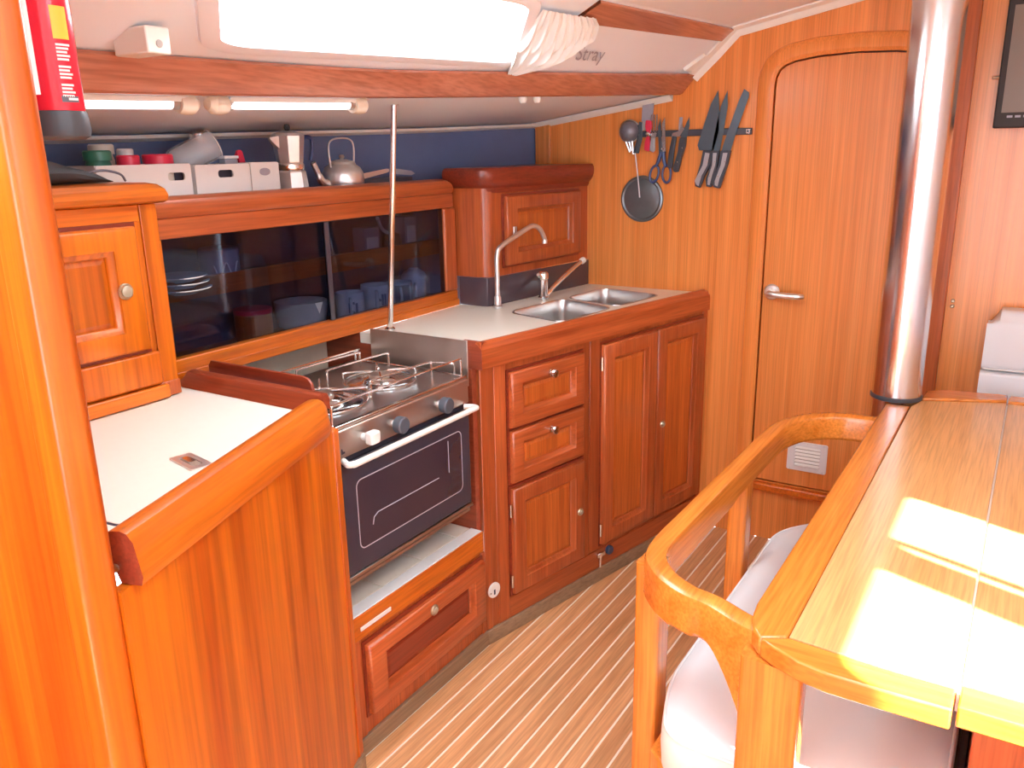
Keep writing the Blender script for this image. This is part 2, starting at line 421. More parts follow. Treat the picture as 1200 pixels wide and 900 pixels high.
MB().plate(leaf, -.028, .0005, fX).build('door_leaf', 'bulk_v', d1, bevel=.002)
MB().plate(inset(door_out, .0), -.05, -.03, fX).build('door_stop', 'hole_dark', d1)
hd = MB().lathe([(.027, 0), (.027, .004), (.022, .008), (.012, .009), (.011, .030)], (XB-.0005, .757, .930), (-1, 0, 0), 24).build('lever_handle', 'alu', d1, smooth=True)
MB().tube(smooth_path([(XB-.020, .757, .930), (XB-.046, .755, .930), (XB-.056, .740, .930), (XB-.056, .70, .928), (XB-.054, .655, .928), (XB-.046, .642, .928)]), [.010]*6+[.011]*20+[.009]*5, 12).build('lever', 'alu', hd, smooth=True)
MB().box(XB-.003, XB+.001, .796, .804, .925, .985).build('strike_plate', 'alu', d1)
# louvred vent in the lower door
vt = thing('door_vent', 'small white louvred vent plate low on the wooden door', 'vent', (XB-.0005, .594, .294))
MB().holed(rrect(.526, .662, .294, .402, .006), [rrect(.550, .636, .310, .386, .003)], .0, .006, lambda p, q, d: (XB-.0007-d, p, q)).build('vent_frame', 'white_vinyl', vt)
MB().box(XB-.0015, XB-.0007, .549, .637, .309, .387).build('backing', 'grout', vt)
for i in range(6):
    z = .314+i*.0128
    MB().plate([(0, z), (.008, z-.002), (.009, z), (.001, z+.0075)], .551, .635, lambda p, q, d: (XB-.0012-p*.7, d, q)).build('louvre', 'white_trim', vt)
for (yy, zz) in ((.538, .398), (.594, .398), (.650, .398), (.538, .299), (.650, .299)):
    MB().lathe([(.0022, 0), (.0015, .001), (0, .001)], (XB-.0067, yy, zz), (-1, 0, 0), 8).build('screw', 'steel', vt)
# arch moulding, sill, right jamb, corner strip
outer = inset(arch_in+[(.295, .23), (.793, .23)], -.056*sgn)
ring = [(p, q) for p, q in outer[:13]]
mo = MB()
rows = []
for (pi, qi), (po, qo) in [((.793, .24), (.849, .24))]+list(zip(arch_in, ring)):
    rows.append([(XB, pi, qi), (XB-.006, pi, qi), (XB-.013, pi*.8+po*.2, qi*.8+qo*.2), (XB-.013, pi*.35+po*.65, qi*.35+qo*.65), (XB-.005, pi*.05+po*.95, qi*.05+qo*.95), (XB, po, qo)])
struct(mo.quadgrid(rows).build('trim_1', 'bulk_v', smooth=True), 'curved wooden moulding around the arched door', 'moulding')
struct(MB().box(XB-.022, XB, .215, .293, 0, 1.93).build('trim_3', 'trim_v', bevel=.004), 'reddish wooden door post behind the mast', 'moulding')
struct(MB().prism([(XB-.028, .30), (XB, .30), (XB, .84), (XB-.028, .84)], .195, .226).build('trim_4', 'panel_x', bevel=.008, seg=3), 'rounded wooden door sill above the floor', 'sill')
struct(MB().box(XB-.010, XB, 1.635, 1.700, 1.335, 1.525).build('trim_5', 'bulk_v', bevel=.003), 'wooden corner strip beside the haze-tinted hull lining', 'moulding')
# curves of the coachroof
BX = [.5, .878, 1.19, 1.58, 2.09, 2.5, 2.9]; BY = [1.435, 1.43, 1.415, 1.355, 1.225, 1.135, 1.055]; BZ = [1.595, 1.599, 1.603, 1.606, 1.625, 1.641, 1.66]
bX = [.5, .90, 1.226, 1.61, 2.15, 2.889]; bY = [1.463, 1.46, 1.45, 1.39, 1.255, 1.112]; bZ = [1.527, 1.531, 1.539, 1.547, 1.566, 1.595]
KX = [-1.4, .5, 2.04, 2.9]; KY = [1.08, 1.04, .965, .925]; KZ = [1.735, 1.745, 1.775, 1.797]
HX = [.5, 1.206, 1.709, 2.295, 2.9]; HY = [1.955, 1.95, 1.93, 1.84, 1.705]; HZ = [1.46, 1.47, 1.483, 1.496, 1.517]
STN = [.5+i*.1 for i in range(25)]
def sm(x, xs, ys):
    return (interp(x-.12, xs, ys)+2*interp(x, xs, ys)+interp(x+.12, xs, ys))/4 if xs[0]+.12 < x < xs[-1]-.12 else interp(x, xs, ys)
def Bp(x): return Vector((x, sm(x, BX, BY), sm(x, BX, BZ)))
def bp_(x): return Vector((x, sm(x, bX, bY), sm(x, bX, bZ)))
def Kp(x): return Vector((x, interp(x, KX, KY), interp(x, KX, KZ)))
def Hp(x): return Vector((x, sm(x, HX, HY), sm(x, HX, HZ)))
# cabin side (port), side-deck underside, hull lining, overhead
def cabin(x, v, d=0.0):
    b = Bp(x)+Vector((0, .02, .0)); k_ = Kp(x); p = b+(k_-b)*v
    t = (k_-b).normalized(); nrm = t.cross(Vector((1, 0, 0))).normalized()
    if nrm.y > 0: nrm = -nrm
    return p+nrm*d
struct(MB().quadgrid([[cabin(x, v, d) for x in STN] for v, d in ((-.12, 0), (0, 0), (.25, 0), (.5, 0), (.75, 0), (1, 0))]).build('wall_port_upper', 'ceiling_mat', smooth=True), 'pale padded cabin side below the overhead', 'wall')
struct(MB().quadgrid([[bp_(x)+Vector((0, .03, .004)) for x in STN], [(bp_(x)*.5+Hp(x)*.5)+Vector((0, .015, .004)) for x in STN], [Hp(x)+Vector((0, 0, .002)) for x in STN], [Hp(x)+Vector((0, .08, .0)) for x in STN]]).build('ceiling_side', 'ceiling_mat', smooth=True), 'pale underside of the side deck over the shelf', 'ceiling')
struct(MB().quadgrid([[Hp(x)+Vector((0, .0, .03)) for x in STN], [Vector((x, Hp(x).y, 1.2)) for x in STN], [Vector((x, Hp(x).y-.03, .86)) for x in STN]]).build('wall_port', 'lining', smooth=True), 'dark hull lining behind the galley shelf with haze blue in its colour', 'wall')
mb = MB()
rows = []
HX0, HX1, HY0, HY1 = .1, 1.1, -.45, .45
GX0, GX1 = 1.4, 2.0
XS = sorted(set([-1.4, -.6, .0]+STN+[HX0, HX1]))
def over(x, yy):
    k_ = Kp(x); return Vector((x, yy, interp(yy, [-1.05, -.5, 0, .5, k_.y], [k_.z-.01, k_.z+.08, k_.z+.125, k_.z+.080, k_.z])))
YS = [-1.05, -.5, HY0, 0, HY1, .5, None]
def ceil_grid(dz):
    return [[over(x, Kp(x).y if yy is None else yy)+Vector((0, 0, dz)) for x in XS] for yy in YS]
for dz in (0, .04):
    g_ = ceil_grid(dz); b_ = len(mb.v)
    for r in g_: mb.v += [tuple(p) for p in r]
    for i in range(len(YS)-1):
        for j in range(len(XS)-1):
            if HY0 <= (YS[i] or 0) < HY1 and i in (2, 3) and (HX0-1e-6 <= XS[j] < HX1-1e-6): continue
            mb.f.append((b_+i*len(XS)+j, b_+i*len(XS)+j+1, b_+(i+1)*len(XS)+j+1, b_+(i+1)*len(XS)+j))
struct(mb.build('ceiling', 'ceiling_mat', smooth=True), 'pale cambered overhead of the cabin', 'ceiling')
for nm_, h0, h1, lb_ in (('added_hatch', HX0, HX1, 'large frosted deck hatch added to the overhead for daylight'), ):  # hatch added out of view to light the cabin from above
    w3 = thing(nm_, lb_, 'window', ((h0+h1)/2, 0, 1.88)); w3['kind'] = 'structure'
    MB().quadgrid([[over(x, yy)+Vector((0, 0, .045)) for x in (h0-.01, (h0+h1)/2, h1+.01)] for yy in (HY0-.01, 0, HY1+.01)]).build('hatch_pane', 'frosted', w3)
    MB().holed([(h0-.03, HY0-.03), (h1+.03, HY0-.03), (h1+.03, HY1+.03), (h0-.03, HY1+.03)], [[(h0, HY0), (h1, HY0), (h1, HY1), (h0, HY1)]], -.012, .05, lambda p, q, d: over(p, q)+Vector((0, 0, d))).build('hatch_frame', 'white_trim', w3)
# wooden beam, overhead batten, white cornice
def beam_row(x):
    t, b = Bp(x), bp_(x); e = (t-b).normalized()
    return [t+Vector((0, .03, .002)), t+Vector((0, .006, .001)), t-e*.006, b+e*.006, b+Vector((0, .006, 0)), b+Vector((0, .034, 0))]
struct(MB().quadgrid([beam_row(x) for x in STN if x < 2.9]+[beam_row(2.898)], closed_u=True).build('trim_6', 'beam_haze_x', smooth=True), 'long reddish wooden beam under the portlight', 'beam')
struct(MB().quadgrid([[cabin(x, v, d) for v, d in ((.72, .0), (.72, .008), (.97, .008), (.97, 0))] for x in [1.98]+STN if x > 1.95], closed_u=True).build('trim_7', 'beam_haze_x', bevel=.002), 'wooden batten along the top of the cabin side', 'batten')
pl = [cabin(2.9, -.02), cabin(2.9, .5), cabin(2.9, 1.0), Vector((2.9, .5, Kp(2.9).z+.080)), Vector((2.9, 0, Kp(2.9).z+.125)), Vector((2.9, -.5, Kp(2.9).z+.08))]
rows = []
for i, p in enumerate(pl):
    a = pl[max(i-1, 0)]; c_ = pl[min(i+1, len(pl)-1)]; t = (c_-a).normalized(); n_ = Vector((0, -t.z, t.y)) if t.y < 0 else Vector((0, t.z, -t.y))
    n_ = Vector((0, t.z, -t.y));  n_ = n_ if n_.z < 0 else -n_
    rows.append([p+Vector((-.045, 0, 0)), p+Vector((-.045, 0, 0))+n_*.006, p+Vector((-.018, 0, 0))+n_*.012, p+Vector((-.004, 0, 0))+n_*.03, p+n_*.03, p])
struct(MB().quadgrid(rows, closed_u=True).build('trim_8', 'white_trim', smooth=True), 'white cornice where the overhead meets the bulkhead', 'cornice')
rows = []
for tt in (0, .25, .5, .75, 1):
    p = (bp_(2.895)+Vector((0, .03, 0)))*(1-tt)+Hp(2.9)*tt
    rows.append([p+Vector((-.03, 0, 0)), p+Vector((-.025, 0, -.006)), p+Vector((-.002, 0, -.02)), p])
struct(MB().quadgrid(rows).build('trim_9', 'white_trim', smooth=True), 'white cornice of the side deck at the bulkhead', 'cornice')
struct(MB().quadgrid([[Hp(x)+Vector((0, -.03, .0)), Hp(x)+Vector((0, -.028, -.008)), Hp(x)+Vector((0, -.004, -.016)), Hp(x)+Vector((0, .0, -.014))] for x in STN]).build('trim_10', 'white_trim', smooth=True), 'cream edging along the top of the hull lining', 'moulding')
# aft bulkhead (panel beside the camera) with rounded edge trim
struct(MB().box(.512, .548, 1.00, 1.97, 0, 1.95).build('wall_aft', 'panel_v'), 'glossy orange wooden bulkhead end beside the icebox', 'wall')
struct(MB().prism(rpoly([(.503, .966), (.503, 1.020), (.553, 1.020), (.553, .966)], [.012, .006, .006, .016]), 0, 1.95).build('trim_12', 'panel_v', smooth=True), 'rounded solid wood edge of the orange bulkhead', 'moulding')
# starboard side with two portlight openings that let the sun in
fS = lambda p, q, d: (p, -1.05-d, q)
struct(MB().holed([(-1.4, 0), (XB, 0), (XB, 1.9), (-1.4, 1.9)], [rrect(.60, .945, 1.36, 1.72, .03), rrect(1.03, 1.295, 1.36, 1.72, .04)], 0, .05, fS).build('wall_starboard', 'ceiling_mat'), 'pale starboard cabin side with portlight openings', 'wall')
struct(MB().quadgrid([[(-1.4, 1.52, 0), (-1.4, 1.50, 1.75)], [(.511, 1.52, 0), (.511, 1.50, 1.75)]]).build('wall_port_aft', 'panel_v'), 'unseen wooden passage side added to shade the bulkhead end', 'wall')  # unseen wall added so the bulkhead end stays shaded
struct(MB().box(1.057, 1.070, -1.085, -1.06, 1.38, 1.74).build('window_2', 'alu'), 'thin metal bar across the starboard portlight', 'window')
struct(MB().holed([(-1.05, 0), (1.52, 0), (1.50, 1.70), (1.08, 1.735), (.5, 1.83), (0, 1.88), (-.5, 1.83), (-1.05, 1.74)], [[(-.65, .30), (.65, .30), (.65, 1.74), (-.65, 1.74)]], -1.42, -1.40, lambda p, q, d: (d, p, q)).build('wall_companionway', 'panel_v'), 'unseen wooden aft wall added to narrow the light from the companionway', 'wall')  # unseen wall added to cut down the light from astern
# port portlight
w1 = thing('window_1', 'long bright portlight in the pale cabin side', 'window', tuple(cabin(1.55, .2))); w1['kind'] = 'structure'
def wl(x0, x1, v0, v1, r, d, n=6):
    return [cabin(x0+(x1-x0)*p-.33*(v0+(v1-v0)*q-.2), v0+(v1-v0)*q, d) for p, q in rrect(0, 1, 0, 1, r, n)]
rows = [wl(1.085, 2.00, .10, .90, .09, 0), wl(1.088, 1.997, .105, .895, .09, .008), wl(1.10, 1.985, .13, .87, .09, .012), wl(1.13, 1.955, .19, .83, .08, .012), wl(1.135, 1.95, .20, .82, .08, .003)]
MB().quadgrid(rows, closed_u=True).build('window_frame', 'ceiling_mat', w1, smooth=True)
mb = MB()
gp = [[cabin(1.133+(1.952-1.133)*i/16-.33*.63*j/5, .195+(.63)*j/5, .004) for i in range(17)] for j in range(6)]
mb.quadgrid(gp).build('pane', 'portlight_pane', w1, smooth=True)
mb = MB(); mb.tube([cabin(1.11+.8*i/12, .29, .008) for i in range(13)], .0022, 6).build('blind_cord', 'ceiling_mat', w1, smooth=True)

# toe boards of the galley (follow the cabinet fronts)
SA = -0.2194
FS = Frame(1.786, 1.224, SA)           # sink front: a along, b out
FI = Frame(.592, .962, 0.3534)         # icebox front line (fiddle outer edge)
FX0 = Frame(0, 1.235, 0)               # stove bay front
struct(MB().box(.0, 1.145, -.03, -.004, 0, .047, FS).build('baseboard_port', 'toe', bevel=.002), 'weathered brown toe board under the sink cabinet', 'baseboard')
struct(MB().box(1.215, 1.805, -.03, .006, 0, .047, FX0).build('baseboard_port_aft', 'toe', bevel=.002), 'weathered brown toe board under the stove drawer', 'baseboard')
struct(MB().box(.0, .66, -.045, -.006, 0, .047, FI).build('baseboard_icebox', 'toe', bevel=.002), 'weathered brown toe board under the icebox panel', 'baseboard')

# ------------------------------------------------------------------ sink cabinet
sk = thing('sink_cabinet', 'reddish wooden sink cabinet with three drawer fronts and tall double doors', 'cabinet', (2.3, 1.3, 0.047))
bodyp = [FS(0, -.014, 0)[:2], FS(1.143, -.014, 0)[:2], (XB-.002, 1.46), (2.3, 1.53), (1.812, 1.60), (1.812, 1.235)]
MB().prism([FS(0, -.014, 0)[:2], FS(1.143, -.014, 0)[:2], FS(1.143, -.03, 0)[:2], FS(.004, -.03, 0)[:2]], .047, .847).build('carcass', 'red_v', sk)
b0 = -.014
# corner post and stiles
MB().box(.0, .026, b0, b0+.004, .047, .850, FS).build('stile', 'red_v', sk, bevel=.002)
MB().box(.052, .098, b0, b0+.004, .047, .850, FS).build('stile', 'red_v', sk, bevel=.002)
MB().box(.470, .520, b0, b0+.005, .12, .850, FS).build('stile', 'red_v', sk, bevel=.002)
MB().box(1.115, 1.142, b0, b0+.006, .047, .850, FS).build('stile', 'red_v', sk, bevel=.002)
MB().box(.098, 1.115, b0, b0+.004, .047, .117, FS).build('bottom_rail', 'red_s', sk, bevel=.003)
LBL = {}
for i, (z0, z1) in enumerate(((.655, .820), (.486, .645))):
    d = panel_door('drawer_front', FS, .108, .428, z0, z1, b0+.001, sk, 'red_s', 'redpanel_v', rail=.052, railz=.046, thick=.020)
    knob(FS, .268 if i == 0 else .270, b0+.0205, z1-.030, d, r=.014, mat='steel_pol', length=.024)
d = panel_door('cabinet_door', FS, .108, .432, .127, .468, b0+.001, sk, 'red_v', 'redpanel_v', rail=.055, thick=.020)
pushlatch(FS, .405, b0+.021, .300, d, .010)
for zz in (.40, .17):
    MB().tube([FS(.104, b0+.010, zz-.02), FS(.104, b0+.010, zz+.02)], .004, 8).build('hinge', 'steel_pol', d, smooth=True)
dA = panel_door('cabinet_door', FS, .526, .815, .137, .826, b0+.001, sk, 'red_v', 'redpanel_v', rail=.058, thick=.020)
for zz in (.765, .19):
    MB().tube([FS(.522, b0+.012, zz-.022), FS(.522, b0+.012, zz+.022)], .0045, 8).build('hinge', 'steel_pol', dA, smooth=True)
dB = panel_door('cabinet_door', FS, .820, 1.110, .137, .826, b0+.001, sk, 'red_v', 'redpanel_v', rail=.058, thick=.020)
pushlatch(FS, .850, b0+.021, .485, dB, .010)
bl = MB().box(.512, .552, b0, b0+.012, .088, .104, FS).build('slide_bolt', 'steel_pol', sk, bevel=.002)
MB().tube([FS(.522, b0+.012, .055), FS(.522, b0+.014, .110)], .005, 8).build('bolt_pin', 'steel_pol', bl, smooth=True)
MB().lathe([(.016, 0), (.016, .010), (.012, .014), (0, .014)], FS(.575, b0+.004, .098), (FS.n[0], FS.n[1], 0), 14).build('rubber_stop', 'blue_bolt', bl, smooth=True)
# round deck-plate valve on the corner post
vp = thing('valve_plate', 'small round white plate with keyhole on the corner post', 'plate', FS(.030, b0+.004, .171))
MB().lathe([(.024, .0), (.024, .003), (.021, .005), (0, .005)], FS(.030, b0+.0045, .171), (FS.n[0], FS.n[1], 0), 24).build('plate', 'handle_white', vp, smooth=True)
MB().box(.026, .032, b0+.0095, b0+.0102, .158, .174, FS).build('keyhole', 'hole_dark', vp)
MB().lathe([(.003, 0), (0, .001)], FS(.014, b0+.0095, .166), (FS.n[0], FS.n[1], 0), 8).build('screw', 'grout', vp)

# sink worktop with two basins
wt = thing('sink_worktop', 'cream laminate worktop with reddish wooden edge around the steel sink', 'worktop', (2.3, 1.35, .878))
outl = [FS(.028, -.03, 0)[:2], FS(1.135, -.03, 0)[:2], (XB-.001, 1.0), (XB-.001, 1.478), (2.345, 1.548), (2.31, 1.575), (2.306, 1.660), (1.79, 1.660), (1.79, 1.255)]
bas1 = rpoly([(2.255, 1.432), (2.545, 1.397), (2.475, 1.165), (2.19, 1.202)], .05)
bas2 = rpoly([(2.578, 1.392), (2.822, 1.370), (2.775, 1.118), (2.508, 1.160)], .05)
MB().holed(outl, [bas1, bas2], .880, .910, W0).build('laminate_top', 'laminate', wt)
def fid(a): return a
prof = [(0, .849), (0, .905), (-.004, .918), (-.011, .925), (-.019, .925), (-.026, .919), (-.030, .910), (-.030, .849)]
rows = [[FS(a, b+.0, z) for b, z in prof] for a in (.0, .3, .6, .9, 1.09)]
for a, s in ((1.115, .0), (1.128, .006), (1.136, .018), (1.140, .035)): rows.append([FS(a, b, min(z, .925-s)) for b, z in prof])
mb = MB().quadgrid(rows, closed_u=True); n = len(prof)
mb.f.append(tuple(range(n-1, -1, -1))); nb = len(mb.v); mb.f.append(tuple(range(nb-n, nb)))
mb.build('front_edge', 'red_s', wt, bevel=.0)
FL = Frame(1.786, 1.300, -PI/2)
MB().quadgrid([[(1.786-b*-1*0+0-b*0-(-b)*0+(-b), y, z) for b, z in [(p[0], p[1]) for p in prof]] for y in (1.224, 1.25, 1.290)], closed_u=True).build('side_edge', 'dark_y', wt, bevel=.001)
# basins
sn = thing('double_sink', 'double stainless steel sink set into the cream worktop', 'sink', (2.5, 1.28, .76))
for bs in (bas1, bas2):
    cx = sum(p[0] for p in bs)/len(bs); cyy = sum(p[1] for p in bs)/len(bs)
    def sc_(f, z): return [(cx+(p-cx)*f, cyy+(q-cyy)*f, z) for p, q in bs]
    rows = [sc_(1.045, .9103), sc_(1.04, .9125), sc_(1.0, .9118), sc_(.985, .906), sc_(.97, .87), sc_(.94, .80), sc_(.88, .772), sc_(.5, .766), sc_(.12, .764)]
    mb = MB().quadgrid(rows, closed_u=True); n = len(bs); nb = len(mb.v); mb.f.append(tuple(range(nb-n, nb)))
    bo = mb.build('basin', 'steel', sn, smooth=True)
    MB().lathe([(.028, .7655), (.026, .769), (.014, .768), (0, .766)], (cx, cyy, 0), n=20).build('drain', 'chrome', bo, smooth=True)
# dark splashback strip
FR = Frame(2.322, 1.541, math.atan2(-.071, .567))
spoly = [(2.306, 1.664)]+[(2.306, 1.60), (2.306, 1.575), (2.312, 1.553), (2.330, 1.541), (2.36, 1.5365)]+[(XB-.001, 1.4685)]
inn = [(XB-.001, 1.476), (2.362, 1.5435), (2.334, 1.548), (2.319, 1.558), (2.313, 1.576), (2.313, 1.60), (2.313, 1.664)]
tag(MB().prism(spoly+inn, .9102, 1.006).build('splashback', 'splash', bevel=.0015), 'glossy dark splashback strip behind the sink taps', 'splashback')

# taps
def chrome_tap():
    t = thing('spout_tap', 'tall angled swan-neck tap at the rear of the sink', 'tap', (2.305, 1.508, .911))
    p = t.location
    MB().lathe([(.016, 0), (.016, .006), (.012, .010), (.012, .035), (.010, .040)], (2.305, 1.508, .911), n=16).build('base', 'alu', t, smooth=True)
    path = smooth_path([(2.305, 1.508, .93), (2.305, 1.508, 1.02), (2.307, 1.508, 1.085), (2.325, 1.505, 1.112), (2.40, 1.494, 1.140), (2.47, 1.484, 1.163), (2.50, 1.479, 1.167), (2.530, 1.474, 1.155), (2.552, 1.470, 1.125), (2.556, 1.469, 1.108)])
    MB().tube(path, .0085, 12).build('spout', 'alu', t, smooth=True)
    MB().lathe([(.0095, 0), (.0095, .012), (.0085, .014)], (2.556, 1.469, 1.102), n=12).build('nozzle', 'alu', t, smooth=True)
chrome_tap()
t = thing('lever_tap', 'short chrome mixer tap with a long raised lever', 'tap', (2.515, 1.452, .911))
MB().lathe([(.020, 0), (.020, .008), (.016, .012), (.016, .070), (.019, .074), (.019, .092), (.012, .098), (0, .099)], (2.515, 1.452, .911), n=16).build('body', 'chrome', t, smooth=True)
MB().lathe([(.007, 0), (.008, .03), (.006, .034), (0, .034)], (2.508, 1.452, .985), (-.8, 0, .5), 10).build('temperature_knob', 'chrome', t, smooth=True)
lv = MB().tube(smooth_path([(2.525, 1.447, .925), (2.57, 1.443, .948), (2.66, 1.434, .985), (2.755, 1.426, 1.018)]), [.012]*4+[.009]*9+[.008]*6, 12).build('lever', 'chrome', t, smooth=True)
MB().lathe([(.009, 0), (.012, .006), (.012, .02), (0, .026)], (2.75, 1.4265, 1.016), (1, -.09, .3), 14).build('lever_tip', 'handle_white', lv, smooth=True)

# ------------------------------------------------------------------ wall cabinet over the sink
rc = thing('wall_cabinet', 'small reddish wall cabinet with moulded top above the dark splashback', 'cabinet', (2.6, 1.56, 1.007))
rp = [(2.313, 1.75), (2.313, 1.60), (2.315, 1.578), (2.322, 1.560), (2.338, 1.548), (2.364, 1.543), (XB-.001, 1.476), (XB-.001, 1.70)]
MB().prism(rp, 1.007, 1.330).build('carcass', 'red_v', rc, smooth=True)
d = panel_door('cabinet_door', FR, .072, .505, 1.040, 1.272, -.004, rc, 'red_v', 'redpanel_v', rail=.062, railz=.052, thick=.022)
o = MB().box(.094, .112, .0185, .024, 1.143, 1.171, FR).build('slide_latch', 'alu', d, bevel=.003)
mr_ = [(2.300, 1.70), (2.300, 1.60), (2.303, 1.568), (2.315, 1.545), (2.340, 1.530), (XB-.002, 1.460), (XB-.002, 1.69)]
def grow(poly, k_, c=(2.62, 1.66)): return [(c[0]+(p-c[0])*k_ if p < 2.8 else p, c[1]+(q-c[1])*k_) for p, q in poly]
rows = []
for z, k_ in ((1.285, .93), (1.292, .95), (1.300, .955), (1.309, 1.0), (1.318, 1.03), (1.330, 1.05), (1.345, 1.06), (1.358, 1.05), (1.366, 1.02)):
    rows.append([(p, q, z) for p, q in grow(mr_, k_)])
mb = MB().quadgrid(rows, closed_u=True); n = len(mr_); nb = len(mb.v); mb.f.append(tuple(range(nb-n, nb)))
mb.build('top_moulding', 'dark_x', rc, smooth=True)

# ------------------------------------------------------------------ glazed locker with shelf rail
gl = thing('glazed_locker', 'long wooden locker with two smoked sliding glass panes and shelf rail', 'cabinet', (1.7, 1.75, .91))
FW = Frame(0, 1.667, 0)
MB().box(1.118, 2.300, -.03, 0, .910, .962, FW).build('bottom_rail', 'panel_x', gl, bevel=.003)
MB().box(1.118, 2.300, 0, .005, .909, .932, FW).build('bottom_lip', 'panel_x', gl, bevel=.002)
MB().box(1.118, 1.174, -.03, .0, .962, 1.240, FW).build('stile', 'panel_v', gl, bevel=.002)
MB().box(2.238, 2.302, -.03, .0, .962, 1.240, FW).build('stile', 'red_v', gl, bevel=.006)
MB().box(1.118, 2.290, -.03, .0, 1.240, 1.288, FW).build('top_rail', 'red_x', gl, bevel=.003)
rows = []
for a, s in ((1.118, 0), (1.5, 0), (2.0, 0), (2.235, 0), (2.258, .004), (2.272, .014), (2.279, .028)):
    rows.append([FW(a, b, min(z, 1.334-s)) for b, z in ((-.03, 1.287), (-.03, 1.334), (-.012, 1.334), (-.003, 1.332), (.006, 1.326), (.010, 1.316), (.010, 1.296), (.006, 1.288), (.0, 1.286))])
mb = MB().quadgrid(rows, closed_u=True); nb = len(mb.v); mb.f.append(tuple(range(nb-9, nb))); mb.f.append(tuple(range(8, -1, -1)))
mb.build('shelf_rail', 'red_x', gl, bevel=0, smooth=True)
MB().box(.64, 2.88, -.28, -.03, 1.300, 1.318, FW).build('shelf', 'red_x', gl)
p1 = MB().box(1.176, 1.715, -.024, -.019, .964, 1.238, FW).build('glass_pane', 'smoke_glass', gl)
p2 = MB().box(1.690, 2.236, -.013, -.008, .964, 1.238, FW).build('glass_pane', 'smoke_glass', gl)
MB().box(1.690, 1.706, -.0075, -.0045, .964, 1.238, FW).build('finger_strip', 'oven_black', p2)
MB().box(1.118, 2.32, -.27, -.03, .915, .935, FW).build('locker_floor', 'red_x', gl)
MB().box(1.118, 2.32, -.27, -.06, 1.085, 1.10, FW).build('inner_shelf', 'red_x', gl)
MB().box(1.118, 2.32, -.072, -.055, 1.088, 1.135, FW).build('shelf_lip', 'red_x', gl)
MB().box(1.10, 1.118, -.27, -.03, .915, 1.30, FW).build('locker_side', 'red_v', gl)
# beige panel under the locker at the back of the stove bay
tag(MB().box(1.10, 1.86, 1.802, 1.815, .05, .913).build('stove_backboard', 'cream'), 'cream board at the back of the stove recess', 'board')

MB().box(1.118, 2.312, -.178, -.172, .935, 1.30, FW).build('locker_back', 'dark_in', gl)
# things in the locker
def mug(x, y_, z, r, h, label, prt):
    m = thing('mug', label, 'mug', (x, y_, z), 'mugs behind the smoked glass')
    MB().lathe([(r*.8, 0), (r*.98, .004), (r, .02), (r, h), (r*.93, h), (r*.9, .01), (0, .008)], (x, y_, z), n=20).build('cup', 'ceramic', m, smooth=True)
    MB().tube(smooth_path([(x-r*.7, y_-r*.7, z+h*.82), (x-r*1.15, y_-r*1.15, z+h*.78), (x-r*1.3, y_-r*1.3, z+h*.5), (x-r*1.1, y_-r*1.1, z+h*.22), (x-r*.7, y_-r*.7, z+h*.2)], 4), .005, 8).build('handle', 'ceramic', m, smooth=True)
    for (a0, z0, z1) in prt:
        a = math.radians(a0)
        mb = MB(); rows = [[(x+(r+.0006)*math.cos(a+da), y_+(r+.0006)*math.sin(a+da), z+zz*h) for da in (-.09, 0, .09)] for zz in (z0, z1)]
        mb.quadgrid(rows).build('print', 'mug_print', m)
mug(1.845, 1.742, .9352, .044, .082, 'white mug with a ring-like dark print in the locker', [(235, .25, .35), (235, .6, .7), (222, .3, .65), (248, .3, .65)])
mug(1.965, 1.745, .9352, .046, .088, 'white mug with dark letter strokes in the locker', [(225, .3, .7), (237, .45, .55), (249, .3, .7), (261, .3, .7)])
mug(2.085, 1.748, .9352, .042, .080, 'white mug with fine upright stripes in the locker', [(a, .12, .9) for a in range(205, 275, 10)])
mug(2.178, 1.760, .9352, .040, .078, 'plain white mug carrying an upturned bowl in the locker', [])
b_ = MB().lathe([(.045, 0), (.044, .006), (.034, .022), (.018, .030), (.016, .034), (0, .034)], (2.178, 1.760, 1.0137), n=20).build('bowl', 'ceramic', smooth=True)
tag(b_, 'small upturned white bowl on top of a mug', 'bowl')
b_ = MB().lathe([(.045, 0), (.066, .012), (.073, .05), (.075, .082), (.071, .082), (.067, .05), (.052, .016), (0, .012)], (1.665, 1.764, .9352), n=24).build('casserole_dish', 'jar_cream', smooth=True)
tag(b_, 'pale round dish standing in the locker beside the mugs', 'dish')
bt = thing('red_tin', 'reddish tin at the foot of the locker', 'tin', (1.50, 1.775, .9352))
MB().lathe([(.05, 0), (.05, .07), (.047, .074), (0, .074)], (1.50, 1.775, .9352), n=20).build('tin_body', 'redpanel_v', bt, smooth=True)
MB().lathe([(.051, 0), (.051, .012), (0, .014)], (1.50, 1.775, 1.0095), n=20).build('tin_lid', 'red_lid', bt, smooth=True)
for i, (r, z) in enumerate(((.078, 1.1003), (.074, 1.1153), (.070, 1.1293))):
    pz = MB().lathe([(r*.55, 0), (r*.6, .003), (r, .013), (r, .0148), (r*.58, .006), (0, .005)], (1.262, 1.750, z), n=28).build('plate', 'ceramic', smooth=True)
    tag(pz, ['largest white plate at the bottom of the stack in the locker', 'middle white plate of the stack in the locker', 'top white plate of the stack in the locker'][i], 'plate')
cb = thing('storage_jar', 'pale jar with squiggle print on the inner shelf', 'jar', (1.41, 1.775, 1.1003))
MB().lathe([(.045, 0), (.05, .006), (.05, .09), (.046, .095), (0, .095)], (1.41, 1.775, 1.1003), n=20).build('jar_body', 'text_grey', cb, smooth=True)
MB().tube([(1.41+.0508*math.cos(a), 1.775+.0508*math.sin(a), 1.14+.02*math.sin(a*9)) for a in [math.radians(215+4*i) for i in range(20)]], .002, 6).build('print', 'ceramic', cb)
